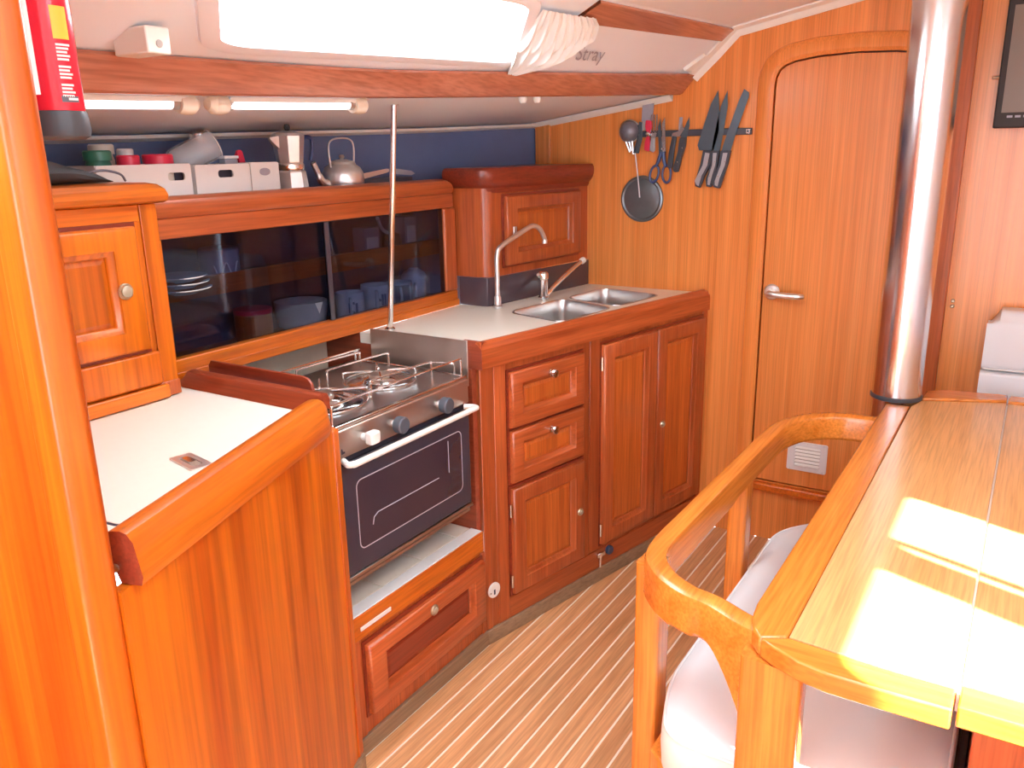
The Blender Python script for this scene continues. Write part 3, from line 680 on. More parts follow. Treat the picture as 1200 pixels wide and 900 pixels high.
for (x0, x1, z1, lab) in ((1.965, 2.035, 1.195, 'pale carton on the inner shelf behind the left of the grab pole'), (2.165, 2.225, 1.215, 'taller pale carton on the inner shelf near the locker end')):
    cn = thing('carton', lab, 'carton', ((x0+x1)/2, 1.80, 1.1003))
    MB().box(x0, x1, 1.775, 1.825, 1.1003, z1).build('box_body', 'text_grey', cn, bevel=.002)
    MB().box(x0+.008, x1-.008, 1.7742, 1.7749, 1.13, z1-.03).build('box_label', 'ceramic', cn)
ld = thing('hand_mixer', 'dark round whisk head with a pale handle on the inner shelf', 'utensil', (2.10, 1.78, 1.1003))
MB().lathe([(.018, 0), (.030, .015), (.033, .04), (.026, .065), (0, .075)], (2.10, 1.78, 1.1003), n=18).build('head', 'black_plastic', ld, smooth=True)
MB().tube(smooth_path([(2.095, 1.78, 1.165), (2.05, 1.775, 1.185), (1.99, 1.74, 1.225)]), .006, 10).build('handle', 'ceramic', ld, smooth=True)

# ------------------------------------------------------------------ left wall cabinet above the icebox
lc = thing('wall_cabinet', 'orange wooden wall cabinet with a framed door standing over the icebox lid', 'cabinet', (.85, 1.64, .911))
FC = Frame(0, 1.588, 0)
MB().box(.592, 1.113, -.14, 0, .911, 1.326, FC).build('carcass', 'panel_v', lc)
MB().box(1.073, 1.1135, 0, .004, .911, 1.326, FC).build('stile', 'panel_v', lc, bevel=.002)
MB().box(.60, 1.071, 0, .003, 1.292, 1.326, FC).build('top_rail', 'panel_x', lc, bevel=.002)
MB().box(.60, 1.071, 0, .016, .945, 1.018, FC).build('lower_rail', 'panel_v', lc, bevel=.006)
MB().box(.60, 1.080, 0, .020, .911, .942, FC).build('base_moulding', 'panel_x', lc, bevel=.004)
MB().box(1.060, 1.116, 0, .007, .911, .944, FC).build('corner_block', 'red_v', lc, bevel=.002)
d = panel_door('cabinet_door', FC, .66, 1.048, 1.026, 1.285, .002, lc, 'panel_v', 'panel_v', rail=.066, railz=.055, thick=.022, raised=True)
pushlatch(FC, 1.003, .024, 1.157, d, .0135)
rows = []
for a, s in ((.595, 0), (1.0, 0), (1.095, 0), (1.112, .004), (1.124, .014), (1.130, .026)):
    rows.append([FC(a, b, min(z, 1.370-s)) for b, z in ((-.13, 1.327), (-.13, 1.370), (.004, 1.370), (.018, 1.367), (.027, 1.356), (.028, 1.342), (.022, 1.332), (.010, 1.327))])
mb = MB().quadgrid(rows, closed_u=True); nb = len(mb.v); mb.f.append(tuple(range(nb-8, nb))); mb.f.append(tuple(range(7, -1, -1)))
mb.build('top_moulding', 'panel_x', lc, smooth=True)

# ------------------------------------------------------------------ icebox
ib = thing('icebox_cabinet', 'tall orange veneered icebox front with slanting top edge', 'cabinet', (.9, 1.2, 0.047))
MB().prism([FI(-.040, -.016, 0)[:2], FI(.640, -.016, 0)[:2], FI(.640, -.034, 0)[:2], FI(-.034, -.034, 0)[:2]], .047, .867).build('front_panel', 'panel_v', ib)
MB().prism([FI(.640, -.012, 0)[:2], FI(.664, -.012, 0)[:2], (1.217, 1.236), (1.217, 1.26), (1.19, 1.26), FI(.640, -.034, 0)[:2]], .047, .86).build('corner_stile', 'panel_v', ib, bevel=.003)
MB().box(1.190, 1.216, 1.262, 1.80, .047, .90).build('side_panel', 'red_v', ib)
MB().tube([(.5565+.0012*math.sin(i*2.1), .9585+.001*math.sin(i*1.3), .05+.022*i) for i in range(22)], [.0006+.0014*abs(math.sin(i*1.7)) for i in range(22)], 6).build('filler_bead', 'white_trim', ib, smooth=True)
it = thing('icebox_worktop', 'cream icebox lid with wooden raised edges and recessed pull', 'worktop', (.85, 1.3, .882))
ip = [(.604, 1.02), FI(.02, -.055, 0)[:2], FI(.585, -.055, 0)[:2], (1.155, 1.24), (1.155, 1.66), (.604, 1.70)]
ip = [(.604, 1.03), (1.13, 1.222), (1.156, 1.24), (1.156, 1.66), (.604, 1.70)]
MB().prism(ip, .880, .9085).build('surround', 'laminate', it)
MB().prism(rpoly([(.622, 1.046), (1.122, 1.2305), (1.144, 1.24), (1.144, 1.566), (.622, 1.566)], [.05, .01, .01, .01, .03]), .9085, .9105).build('lid', 'laminate', it, bevel=.0008)
sm_ = MB(); sm_.prism(rpoly([(.617, 1.040), (1.120, 1.230), (1.140, 1.24), (1.140, 1.560), (.617, 1.560)], [.055, .01, .01, .01, .03]), .9086, .9089)
sm_.build('lid_seam', 'hole_dark', it)
# recessed pull
FP = Frame(.822, 1.195, math.atan2(-.077, .019)+PI/2)
pl_ = MB().holed(rrect(-.018, .022, -.042, .042, .003), [rrect(-.008, .012, -.028, .028, .006)], .9106, .9130, lambda p, q, d: (.838+p*.98+q*.2, 1.192+q*.98-p*.2, d)).build('pull_plate', 'alu', it)
MB().plate(rrect(-.008, .012, -.028, .028, .006), .9106, .9112, lambda p, q, d: (.838+p*.98+q*.2, 1.192+q*.98-p*.2, d)).build('pull_recess', 'grout', pl_)
MB().plate(rrect(-.003, .009, -.006, .026, .005), .9112, .9135, lambda p, q, d: (.838+p*.98+q*.2, 1.192+q*.98-p*.2, d)).build('pull_ring', 'steel_pol', pl_)
# fiddles
prof = [(0, .868), (.004, .880), (.0, .905), (-.004, .930), (-.012, .942), (-.022, .946), (-.036, .945), (-.050, .937), (-.060, .9095), (-.044, .9095), (-.030, .868)]
rows = [[FI(a, b, z) for b, z in prof] for a in (-.018, .2, .4, .585)]
for a, k_ in ((.600, .93), (.612, .75)): rows.append([FI(a, -.03+(b+.03)*k_, .905+(z-.905)*k_) for b, z in prof])
mb = MB().quadgrid(rows, closed_u=True); n = len(prof); nb = len(mb.v); mb.f.append(tuple(range(nb-n, nb)))
o = mb.build('front_fiddle', 'fid_i', it, smooth=True)
mb = MB(); mb.v = [FI(-.0182, b, z) for b, z in prof]; mb.f = [tuple(range(n))]
mb.build('end_grain', 'dark_x', o)
MB().lathe([(.006, 0), (.006, .003), (0, .005)], FI(-.019, -.035, .892), (-FI.u[0], -FI.u[1], 0), 12).build('screw', 'knob_metal', o, smooth=True)
prof2 = [(1.147, .9095), (1.157, .935), (1.164, .943), (1.176, .946), (1.188, .943), (1.194, .930), (1.194, .9095)]
rows = [[(x, yy, z) for x, z in prof2] for yy in (1.205, 1.4, 1.62)]+[[(x, 1.650, .9095+(z-.9095)*.2) for x, z in prof2]]
mb = MB().quadgrid(rows, closed_u=True); n = len(prof2); mb.f.append(tuple(range(n-1, -1, -1)))
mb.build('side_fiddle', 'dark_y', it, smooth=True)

# ------------------------------------------------------------------ stove bay drawer unit
du = thing('drawer_unit', 'low reddish drawer unit with tiled ledge beneath the oven', 'cabinet', (1.5, 1.3, .047))
MB().box(1.218, 1.785, -.55, -.004, .047, .356, FX0).build('carcass', 'red_v', du)
MB().box(1.219, 1.785, -.004, .000, .310, .373, FX0).build('ledge_edge', 'panel_x', du, bevel=.003)
MB().box(1.219, 1.262, -.004, .001, .047, .31, FX0).build('stile', 'red_v', du, bevel=.002)
MB().box(1.768, 1.785, -.004, .001, .047, .31, FX0).build('stile', 'red_v', du, bevel=.002)
d = panel_door('drawer_front', FX0, 1.268, 1.762, .105, .294, .0005, du, 'red_x', 'dark_x', rail=.064, railz=.050, thick=.022)
c_ = FX0(1.515, .0225, .268)
pushlatch(FX0, 1.515, .0225, .266, d, .012)
for i in range(4):
    MB().box(1.45, 1.60, .006, .0085, .165+i*.014, .172+i*.014, FX0).build('vent_slot', 'red_x', d)
MB().box(1.262, 1.372, .0005, .003, .332, .343, FX0).build('slot_strip', 'handle_white', du, bevel=.001)
MB().box(1.219, 1.785, -.25, -.004, .356, .366, FX0).build('ledge_bed', 'grout', du)
MB().box(1.221, 1.783, -.042, -.005, .366, .3735, FX0).build('white_edge_tile', 'tile_white', du, bevel=.001)
xs = [1.221, 1.245, 1.40, 1.56, 1.715, 1.783]
for i in range(5):
    MB().box(xs[i]+.0018, xs[i+1]-.0018, -.150, -.045, .366, .3725, FX0).build('tile', 'tile', du, bevel=.001)
# recess lining
tag(MB().plate([(1.262, .357), (1.262, .847), (1.295, .847), (1.295, .878), (1.662, .878), (1.662, .9085), (1.80, .9085), (1.80, .357)], 1.790, 1.811, lambda p, q, d: (d, p, q)).build('recess_cheek', 'dark_y', bevel=.0), 'dark wooden cheek on the sink side of the stove recess', 'panel')

# ------------------------------------------------------------------ stove
st = thing('stove', 'marine gas stove with steel hob, control panel and dark oven door', 'stove', (1.495, 1.42, .43))
FT = Frame(0, 1.250, 0)
MB().box(1.246, 1.748, -.40, -.010, .455, .828, FT).build('body', 'oven_black', st, bevel=.003)
MB().box(1.244, 1.750, -.012, .004, .766, .831, FT).build('control_panel', 'brushed', st, bevel=.003)
MB().box(1.244, 1.750, -.41, .0, .829, .836, FT).build('hob_plate', 'steel', st, bevel=.002)
MB().box(1.244, 1.750, -.012, .001, .836, .842, FT).build('hob_lip', 'steel_pol', st, bevel=.002)
od = MB().box(1.246, 1.748, -.010, .006, .476, .752, FT).build('oven_door', 'oven_black', st, bevel=.004)
MB().plate(rrect(1.292, 1.706, .528, .702, .018), .0062, .0068, lambda p, q, d: FT(p, d, q)).build('oven_window', 'oven_glass', od)
lp = rrect(1.292, 1.706, .528, .702, .018); li = rrect(1.2945, 1.7035, .5305, .6995, .016)
MB().holed(lp, [li], .0069, .0074, lambda p, q, d: FT(p, d, q)).build('window_line', 'oven_line', od)
MB().tube([FT(1.34, .0074, .575), FT(1.345, .0074, .592), FT(1.36, .0074, .600), FT(1.60, .0074, .600)], .0012, 5).build('oven_shelf_line', 'oven_line', od)
MB().tube([FT(1.645, .0074, .688), FT(1.645, .0074, .60)], .001, 5).build('thermometer', 'oven_line', od)
MB().box(1.246, 1.750, -.012, .008, .466, .475, FT).build('door_rail', 'steel', st, bevel=.001)
MB().box(1.25, 1.745, -.05, .0, .450, .458, FT).build('front_bar', 'steel', st)
hp = smooth_path([FT(1.262, .004, .760), FT(1.250, .028, .760), FT(1.262, .038, .760), FT(1.30, .040, .760), FT(1.70, .040, .760), FT(1.725, .038, .760), FT(1.738, .028, .760), FT(1.727, .004, .760)])
MB().tube(hp, .0075, 10).build('door_handle', 'handle_white', od, smooth=True)
for i, (x, m_) in enumerate(((1.335, 'knob_white'), (1.442, 'knob_grey'), (1.622, 'knob_grey'))):
    sp_ = MB().lathe([(.009, 0), (.009, .018)], FT(x-.004, .004, .797), (FT.n[0], FT.n[1], 0), 12).build('control_knob', 'alu' if i != 0 else 'knob_white', st, smooth=True)
    if i == 0:
        MB().box(x-.016, x+.016, .018, .040, .783, .813, FT).build('knob_cap', m_, sp_, bevel=.005, seg=3)
    else:
        MB().lathe([(.019, .012), (.0205, .014), (.0205, .032), (.018, .035), (0, .036)], FT(x-.004, .004, .797), (FT.n[0], FT.n[1], 0), 20).build('knob_cap', m_, sp_, smooth=True)
MB().plate([(1.257, .776), (1.257, .789), (1.260, .789), (1.262, .782), (1.268, .781), (1.268, .777)], .0042, .0048, lambda p, q, d: FT(p, d, q)).build('flame_mark', 'hole_dark', st)
for (x, yy, r) in ((1.605, 1.430, .045), (1.385, 1.430, .055)):
    bn = MB().lathe([(r*1.9, .836), (r*1.75, .8385), (r*1.5, .8375), (r*1.1, .840), (r*.95, .846), (r*.6, .850), (0, .850)], (x, yy, 0), n=28).build('burner', 'steel_pol', st, smooth=True)
    MB().lathe([(r*.62, .850), (r*.62, .857), (r*.5, .860), (0, .860)], (x, yy, 0), n=24).build('burner_cap', 'brushed', bn, smooth=True)
    for kk in range(4):
        a = PI/4+kk*PI/2
        MB().tube(smooth_path([(x+r*2.1*math.cos(a), yy+r*2.1*math.sin(a), .838), (x+r*2.1*math.cos(a), yy+r*2.1*math.sin(a), .862), (x+r*1.9*math.cos(a), yy+r*1.9*math.sin(a), .866), (x+r*.5*math.cos(a), yy+r*.5*math.sin(a), .866)], 3), .0028, 6).build('pan_support', 'steel_pol', bn, smooth=True)
    MB().tube([(x+r*2.1*math.cos(2*PI*q/28), yy+r*2.1*math.sin(2*PI*q/28), .8395) for q in range(28)], .0026, 6, closed=True).build('support_ring', 'steel_pol', bn, smooth=True)
# pan rails
yF, yR = 1.262, 1.640
def rail(pts, nm='pan_rail', r=.003): return MB().tube(smooth_path(pts, 5), r, 8).build(nm, 'steel_pol', st, smooth=True)
rail([(1.742, yF, .836), (1.742, yF, .875), (1.738, yF, .886), (1.72, yF, .888), (1.50, yF, .888), (1.28, yF, .888), (1.256, yF, .886), (1.252, yF, .875), (1.252, yF, .836)])
rail([(1.742, yF, .840), (1.744, 1.40, .842), (1.744, 1.63, .842)])
rail([(1.742, 1.285, .838), (1.742, 1.285, .868), (1.735, 1.30, .872), (1.72, 1.34, .872)], 'pan_clamp')
for (x0, yy) in ((1.70, 1.33), (1.725, 1.50), (1.69, 1.575)):
    rail([(x0, yy, .838), (x0, yy, .872), (x0-.008, yy+.002, .880), (x0-.12, yy+.01, .880), (x0-.22, yy+.012, .880), (x0-.228, yy+.012, .872), (x0-.23, yy+.012, .838)], 'pan_clamp')
rail([(1.25, yR, .838), (1.25, yR, .862), (1.27, yR, .868), (1.72, yR, .868), (1.74, yR, .862), (1.742, yR, .838)])
tag(MB().box(1.7805, 1.7855, 1.268, 1.612, .800, .928).build('steel_shield', 'brushed', bevel=.001), 'flat steel heat shield between stove and sink worktop', 'shield')
ls = MB().plate([(1.62, .80), (1.62, .945), (1.61, .957), (1.31, .957), (1.295, .953), (1.285, .943), (1.28, .92), (1.28, .80)], 1.222, 1.229, lambda p, q, d: (d, p, q)).build('left_shield', 'dark_y', bevel=.001)  # steel shield; the wood it mirrors is painted in as dark reddish colour
tag(ls, 'upright steel shield with painted-in dark wood reflection and rounded corner beside the icebox edge', 'board')

# ------------------------------------------------------------------ grab pole
gpz = thing('grab_pole', 'thin steel grab pole rising from worktop to side deck', 'pole', (1.858, 1.602, .911))
MB().tube([(1.858, 1.602, .911), (1.810, 1.500, 1.552)], .0085, 14).build('pole', 'steel_pol', gpz, smooth=True)
MB().lathe([(.016, 0), (.016, .004), (.010, .010)], (1.858, 1.602, .9105), n=16).build('foot', 'steel_pol', gpz, smooth=True)
MB().lathe([(.010, -.012), (.015, -.006), (.016, -.001)], (1.810, 1.500, 1.553), n=16).build('top_socket', 'steel_pol', gpz, smooth=True)

# ------------------------------------------------------------------ shelf things
ZS = 1.3182
def bin_(x0, x1, y0, y1, z1, label, holes, oval=None):
    t = thing('storage_bin', label, 'bin', ((x0+x1)/2, (y0+y1)/2, ZS))
    fr = lambda p, q, d: (p, y0+d, q)
    MB().holed(rrect(x0, x1, ZS, z1, .006), [rrect(*h, .007) for h in holes], 0, .004, fr).build('bin_front', 'bin_plastic', t, bevel=.001)
    mb = MB(); mb.box(x0, x0+.004, y0+.004, y1, ZS, z1); mb.box(x1-.004, x1, y0+.004, y1, ZS, z1)
    mb.box(x0+.004, x1-.004, y1-.004, y1, ZS, z1); mb.box(x0+.004, x1-.004, y0+.004, y1-.004, ZS, ZS+.004)
    mb.build('bin_shell', 'bin_plastic', t)
    for h in holes:
        MB().box(h[0]-.01, h[1]+.01, y0+.02, y0+.024, h[2]-.012, h[3]+.012).build('bin_contents', 'hole_dark', t)
    if oval:
        MB().plate([(oval[0]+.018*math.cos(a), oval[1]+.0095*math.sin(a)) for a in [2*PI*i/20 for i in range(20)]], -.0006, -.0001, fr).build('maker_oval', 'text_grey', t)
bin_(1.085, 1.327, 1.735, 1.87, 1.404, 'white plastic bin with slot handle holding jars on the shelf', [(1.262, 1.308, 1.366, 1.384)])
bin_(1.338, 1.505, 1.735, 1.87, 1.400, 'white plastic bin with slot handle beside the tilted glass jar', [(1.405, 1.452, 1.368, 1.386)])
bin_(1.510, 1.605, 1.737, 1.87, 1.402, 'narrow white plastic bin with an oval mark beside the coffee pot', [], (1.556, 1.378))
def jar(x, y_, z, r, h, mb_, ml, label, lidh=.02, lr=1.05, name='jar'):
    t = thing(name, label, 'jar', (x, y_, z))
    MB().lathe([(r*.92, 0), (r, .006), (r, h*.85), (r*.85, h), (0, h)], (x, y_, z), n=20).build('jar_body', mb_, t, smooth=True)
    if ml:
        MB().lathe([(r*lr, h*.98), (r*lr, h+lidh-.003), (r*lr-.003, h+lidh), (0, h+lidh)], (x, y_, z), n=22).build('lid', ml, t, smooth=True)
    return t
zb = ZS+.0042
jar(1.125, 1.785, zb, .028, .094, 'green_plastic', 'green_plastic', 'dark green jar with green lid in the shelf bin')
jar(1.168, 1.835, zb, .026, .108, 'jar_cream', 'jar_cream', 'cream topped jar behind the green one in the bin')
jar(1.192, 1.775, zb, .024, .083, 'jar_cream', 'red_lid', 'smaller red lidded jar between green jar and bin handle')
jar(1.272, 1.780, zb, .033, .084, 'jar_cream', 'red_lid', 'larger red lidded jar in the bin by the slot handle')
jar(1.225, 1.832, zb, .018, .104, 'text_grey', 'ceramic', 'slim grey jar with white cap behind the red lids', .014)
# tilted glass jar and mill
gj = thing('glass_jar', 'large empty glass jar lying tilted across the bins', 'jar', (1.40, 1.80, 1.36))
ax = Vector((.80, -.30, .38)).normalized(); c0 = Vector((1.355, 1.845, 1.400))
MB().lathe([(0, 0), (.028, 0), (.034, .01), (.036, .03), (.038, .115), (.037, .12), (.0345, .12), (.034, .03), (.028, .008), (0, .006)], c0, ax, 24).build('glass_body', 'jar_glass', gj, smooth=True)
MB().tube([tuple(c0+ax*.12+(Vector((0, 0, 1)).cross(ax).normalized()*math.cos(a)+ax.cross(Vector((0, 0, 1)).cross(ax).normalized())*math.sin(a))*.0375) for a in [2*PI*i/28 for i in range(28)]], .0018, 6, closed=True).build('rim', 'ceramic', gj, smooth=True)
pm = thing('pepper_mill', 'pepper mill with steel cap standing behind the glass jar', 'mill', (1.475, 1.885, ZS))
MB().lathe([(.024, 0), (.024, .02), (.018, .05), (.022, .11), (.022, .135)], (1.475, 1.885, ZS), n=18).build('mill_body', 'label_dark', pm, smooth=True)
MB().lathe([(.023, .135), (.023, .158), (.018, .163), (0, .163)], (1.475, 1.885, ZS), n=18).build('mill_cap', 'steel_pol', pm, smooth=True)
tb = thing('tin_box', 'flat pale tin standing in the middle bin', 'tin', (1.47, 1.80, zb))
MB().box(1.455, 1.496, 1.765, 1.79, zb, 1.412).build('tin_body', 'text_grey', tb, bevel=.003)
MB().box(1.453, 1.498, 1.763, 1.792, 1.4121, 1.420).build('tin_lid', 'ceramic', tb, bevel=.002)
rk = thing('red_peg', 'small red plastic clip poking out of the narrow bin', 'clip', (1.53, 1.78, zb))
MB().plate(rrect(-.010, .010, -.06, .048, .009), -.004, .004, lambda p, q, d: (1.528+p*.9-q*.25, 1.785+d, 1.388+q*.95+p*.25)).build('clip_arm', 'red_lid', rk, bevel=.001)
MB().plate(rrect(-.010, .010, -.06, .040, .009), .006, .012, lambda p, q, d: (1.528+p*.9-q*.25, 1.785+d, 1.388+q*.95+p*.25)).build('clip_arm', 'red_lid', rk, bevel=.001)
# dark pouch at the left end
bgp = thing('pouch', 'slumped dark grey fabric pouch on top of the left cabinet', 'bag', (.97, 1.66, 1.371))
rows = []
for i in range(15):
    tt = i/14; x = .86+.195*tt; hgt = .046*math.sin(PI*min(1, .25+tt*.78))**.8*(1-.35*tt)+.004; wd = .045*(math.sin(PI*(.08+.86*tt)))**.5+.006
    rows.append([(x, 1.655+wd*math.cos(a), 1.3715+hgt*max(0, (1+math.sin(a))/2)*(1+.07*math.sin(9*tt+3*a))) for a in [2*PI*k_/16 for k_ in range(16)]])
mb = MB().quadgrid(rows, closed_u=True); nb = len(mb.v); mb.f.append(tuple(range(15, -1, -1))); mb.f.append(tuple(range(nb-16, nb)))
mb.build('pouch_body', 'bag', bgp, smooth=True)
MB().tube(smooth_path([(.99, 1.615, 1.392), (1.02, 1.605, 1.396), (1.055, 1.605, 1.388), (1.070, 1.612, 1.374)]), .0025, 6).build('zip_cord', 'label_dark', bgp, smooth=True)
# moka pot
mk = thing('moka_pot', 'faceted aluminium coffee pot on the shelf', 'coffee pot', (1.668, 1.76, ZS))
def fac(prof, nm, mt, n=8):
    o_ = MB().lathe(prof, (1.668, 1.76, ZS), n=n).build(nm, mt, mk); return o_
fac([(.047, 0), (.047, .004), (.041, .055), (.036, .062)], 'boiler', 'alu')
MB().lathe([(.036, .060), (.038, .064), (.038, .076), (.036, .080)], (1.668, 1.76, ZS), n=24).build('collar', 'steel_pol', mk, smooth=True)
up_ = fac([(.035, .080), (.036, .084), (.044, .150), (.043, .150), (.034, .086), (0, .086)], 'upper_chamber', 'alu')
MB().plate([(-.040, .150), (-.068, .146), (-.064, .138), (-.041, .118)], -.010, .010, lambda p, q, d: (1.668+p, 1.76+d*(.3+.7*min(1, (-.03-p)*-1/.04+1)), ZS+q)).build('pour_lip', 'alu', up_)
ld = fac([(.0445, .150), (.040, .157), (.012, .164), (0, .164)], 'lid', 'alu')
MB().lathe([(.005, .163), (.009, .172), (.007, .180), (0, .182)], (1.668, 1.76, ZS), n=12).build('lid_knob', 'black_plastic', ld, smooth=True)
MB().tube(smooth_path([(1.705, 1.757, ZS+.146), (1.745, 1.755, ZS+.146), (1.752, 1.755, ZS+.125), (1.742, 1.756, ZS+.085)]), .006, 8).build('handle', 'scissor_blue', mk, smooth=True)
# kettle
kt = thing('kettle', 'small aluminium kettle with thin wire handle on the shelf', 'kettle', (1.872, 1.76, ZS))
MB().lathe([(.045, 0), (.058, .006), (.062, .02), (.061, .045), (.052, .062), (.040, .070), (.038, .073)], (1.872, 1.76, ZS), n=28).build('pot', 'alu', kt, smooth=True)
ld = MB().lathe([(.040, .071), (.036, .079), (.015, .085), (0, .086)], (1.872, 1.76, ZS), n=24).build('lid', 'alu', kt, smooth=True)
MB().lathe([(.004, .085), (.009, .092), (.006, .098), (0, .099)], (1.872, 1.76, ZS), n=12).build('lid_knob', 'steel', ld, smooth=True)
MB().tube(smooth_path([(1.825, 1.765, ZS+.018), (1.795, 1.768, ZS+.025), (1.778, 1.770, ZS+.055), (1.766, 1.771, ZS+.078)]), [.014]*4+[.011]*6+[.008]*9, 10).build('spout', 'alu', kt, smooth=True)
MB().tube(smooth_path([(1.825, 1.76, ZS+.062), (1.820, 1.76, ZS+.115), (1.832, 1.76, ZS+.138), (1.872, 1.76, ZS+.145), (1.914, 1.76, ZS+.140), (1.926, 1.76, ZS+.115), (1.920, 1.76, ZS+.062)]), .0026, 8).build('bail_handle', 'alu', kt, smooth=True)
sp2 = thing('serving_spoon', 'flat steel serving tool lying behind the grab pole', 'utensil', (2.05, 1.75, 1.345))
MB().plate([(1.945, -.008), (2.06, -.006), (2.07, -.004), (2.07, .004), (2.06, .006), (1.945, .008)], 0, .003, lambda p, q, d: (p, 1.75+d, 1.352+(p-1.945)*.12+q)).build('handle', 'alu', sp2)
MB().plate([(2.07, -.004), (2.10, -.014), (2.18, -.012), (2.20, 0), (2.18, .012), (2.10, .014), (2.07, .004)], 0, .0025, lambda p, q, d: (p, 1.75+d, 1.366+(p-2.07)*-.1+q*.6)).build('tool_head', 'text_grey', sp2)
MB().box(1.95, 2.19, 1.754, 1.80, ZS, 1.343).build('tray', 'label_dark', sp2)

# ------------------------------------------------------------------ lamps under the side deck
def under(x, tt, d=0.0):
    a = bp_(x)+Vector((0, .03, .004)); b = Hp(x)+Vector((0, 0, .002)); p = a+(b-a)*tt
    return p+Vector((0, 0, -d))
def striplamp(x0, x1, tt, label, ends):
    t = thing('strip_lamp', label, 'lamp', tuple(under((x0+x1)/2, tt, .012)))
    pts = [under(x0+(x1-x0)*i/8, tt, .016) for i in range(9)]
    MB().tube(pts, .0085, 10).build('tube', 'tube_fill_glow', t, smooth=True)
    rows = [[p+Vector((0, -.018, .016)), p+Vector((0, -.016, .006)), p+Vector((0, .016, .006)), p+Vector((0, .018, .016))] for p in pts]
    MB().quadgrid(rows, closed_u=True).build('housing', 'white_trim', t)
    for x, s in ends:
        c = under(x, tt, .014)
        MB().lathe([(.019, -.020*s), (.022, -.004*s), (.021, .014*s), (.012, .026*s), (0, .028*s)], c, (1, 0, 0), 16).build('end_cap', 'lamp_cap', t, smooth=True)
        MB().lathe([(.012, -.036*s), (.012, -.018*s)], c, (1, 0, 0), 14).build('switch_collar', 'steel', t, smooth=True)
striplamp(.80, 1.155, .06, 'slim strip lamp under the side deck nearest the fire extinguisher', [(1.160, 1)])
striplamp(1.255, 1.60, .06, 'slim strip lamp under the side deck beside the grab pole', [(1.235, -1), (1.61, 1)])
for i, x in enumerate((2.165, 2.225)):
    c = under(x, .05, .008)
    tag(MB().lathe([(.012, .012), (.012, 0), (.008, -.008), (0, -.010)], c, n=14).build('switch_button', 'white_trim', smooth=True), ('small white button under the side deck nearer the pole', 'small white button under the side deck nearer the knives')[i], 'switch')

# socket plate, boat lettering, curtain, cornice clip
sq = thing('socket_plate', 'small square white plate with a screw above the beam', 'plate', (.97, 1.36, 1.590))
fc = lambda p, q, d: cabin(p, q, d)
MB().prism([(.946, 1.312), (.993, 1.312), (.993, 1.405), (.946, 1.405)], 1.590, 1.634).build('plate', 'white_trim', sq, bevel=.003)
MB().lathe([(.007, 0), (.006, .002), (0, .002)], (.970, 1.312, 1.606), (0, -1, 0), 12).build('screw', 'steel', sq)
def lett(p, q, d):
    return cabin(2.225+p*.85-.30*(q/.245), .33+q/.245, .006+d)
lt = thing('boat_lettering', 'grey slanted lettering on the cabin side beside the curtain', 'lettering', tuple(cabin(2.2, .3)))
text_mesh('Stray', .074, lett, 'letters', 'text_grey', lt, shear=.15)
ct = thing('curtain', 'bunched white curtain hanging at the end of the portlight', 'curtain', tuple(cabin(2.0, .1)))
rows = []
for j in range(25):
    q = j/24; v = .05+.77*q
    l = interp(v, [.05, .35, .82], [1.985, 1.90, 1.80]); r = interp(v, [.05, .2, .42, .6, .75, .82], [2.03, 2.07, 2.115, 2.12, 2.08, 2.03])
    env = math.sin(PI*min(1, .06+q*.93))**.5
    row = []
    for i in range(161):
        s_ = i/160; x = l+(r-l)*s_
        puff = .030*math.sin(PI*s_)*math.sin(PI*(.1+.8*q))*interp(v, [.05, .4, .82], [.5, 1, 1])
        d = .012+env*(puff+.0075*math.sin(s_*PI*17+1.6*math.sin(q*4+1))+.004*math.sin(s_*PI*31+q*7)+.004)
        row.append(cabin(x, v, max(.012, d)))
    rows.append(row)
MB().quadgrid(rows).build('cloth', 'fabric_white', ct, smooth=True)
tag(MB().plate([(2.80, .12), (2.852, .11), (2.848, .42), (2.838, .45)], .0, .012, fc).build('cornice_clip', 'white_trim', bevel=.002), 'small white wedge clip above the beam end', 'clip')

# ------------------------------------------------------------------ fire extinguisher
ex = thing('fire_extinguisher', 'red fire extinguisher with black foot hanging behind the orange bulkhead end', 'fire extinguisher', (.672, 1.146, 1.445))
EC = (.672, 1.146, 1.445); er = .037
MB().lathe([(er*.93, .033), (er, .038), (er, .30), (er*.9, .33), (er*.5, .352), (er*.4, .365)], EC, n=32).build('cylinder', 'red_paint', ex, smooth=True)
MB().lathe([(0, .0), (er*.85, .0), (er*1.05, .004), (er*1.10, .012), (er*1.06, .030), (er*1.03, .036), (er*.95, .037)], EC, n=32).build('foot', 'black_plastic', ex, smooth=True)
MB().lathe([(er*.38, .365), (er*.38, .38), (er*.5, .383), (er*.5, .40), (0, .402)], EC, n=16).build('valve', 'black_plastic', ex, smooth=True)
MB().tube(smooth_path([(EC[0], EC[1], EC[2]+.40), (EC[0]-.02, EC[1]-.03, EC[2]+.415), (EC[0]-.04, EC[1]-.07, EC[2]+.40)]), .007, 8).build('trigger', 'black_plastic', ex, smooth=True)
def cyl_patch(a0, a1, z0, z1, nm, mt, par, dr=.0006, n=8):
    rows = [[(EC[0]+(er+dr)*math.cos(math.radians(a0+(a1-a0)*i/n)), EC[1]+(er+dr)*math.sin(math.radians(a0+(a1-a0)*i/n)), EC[2]+z) for i in range(n+1)] for z in (z0, z1)]
    return MB().quadgrid(rows).build(nm, mt, par, smooth=True)
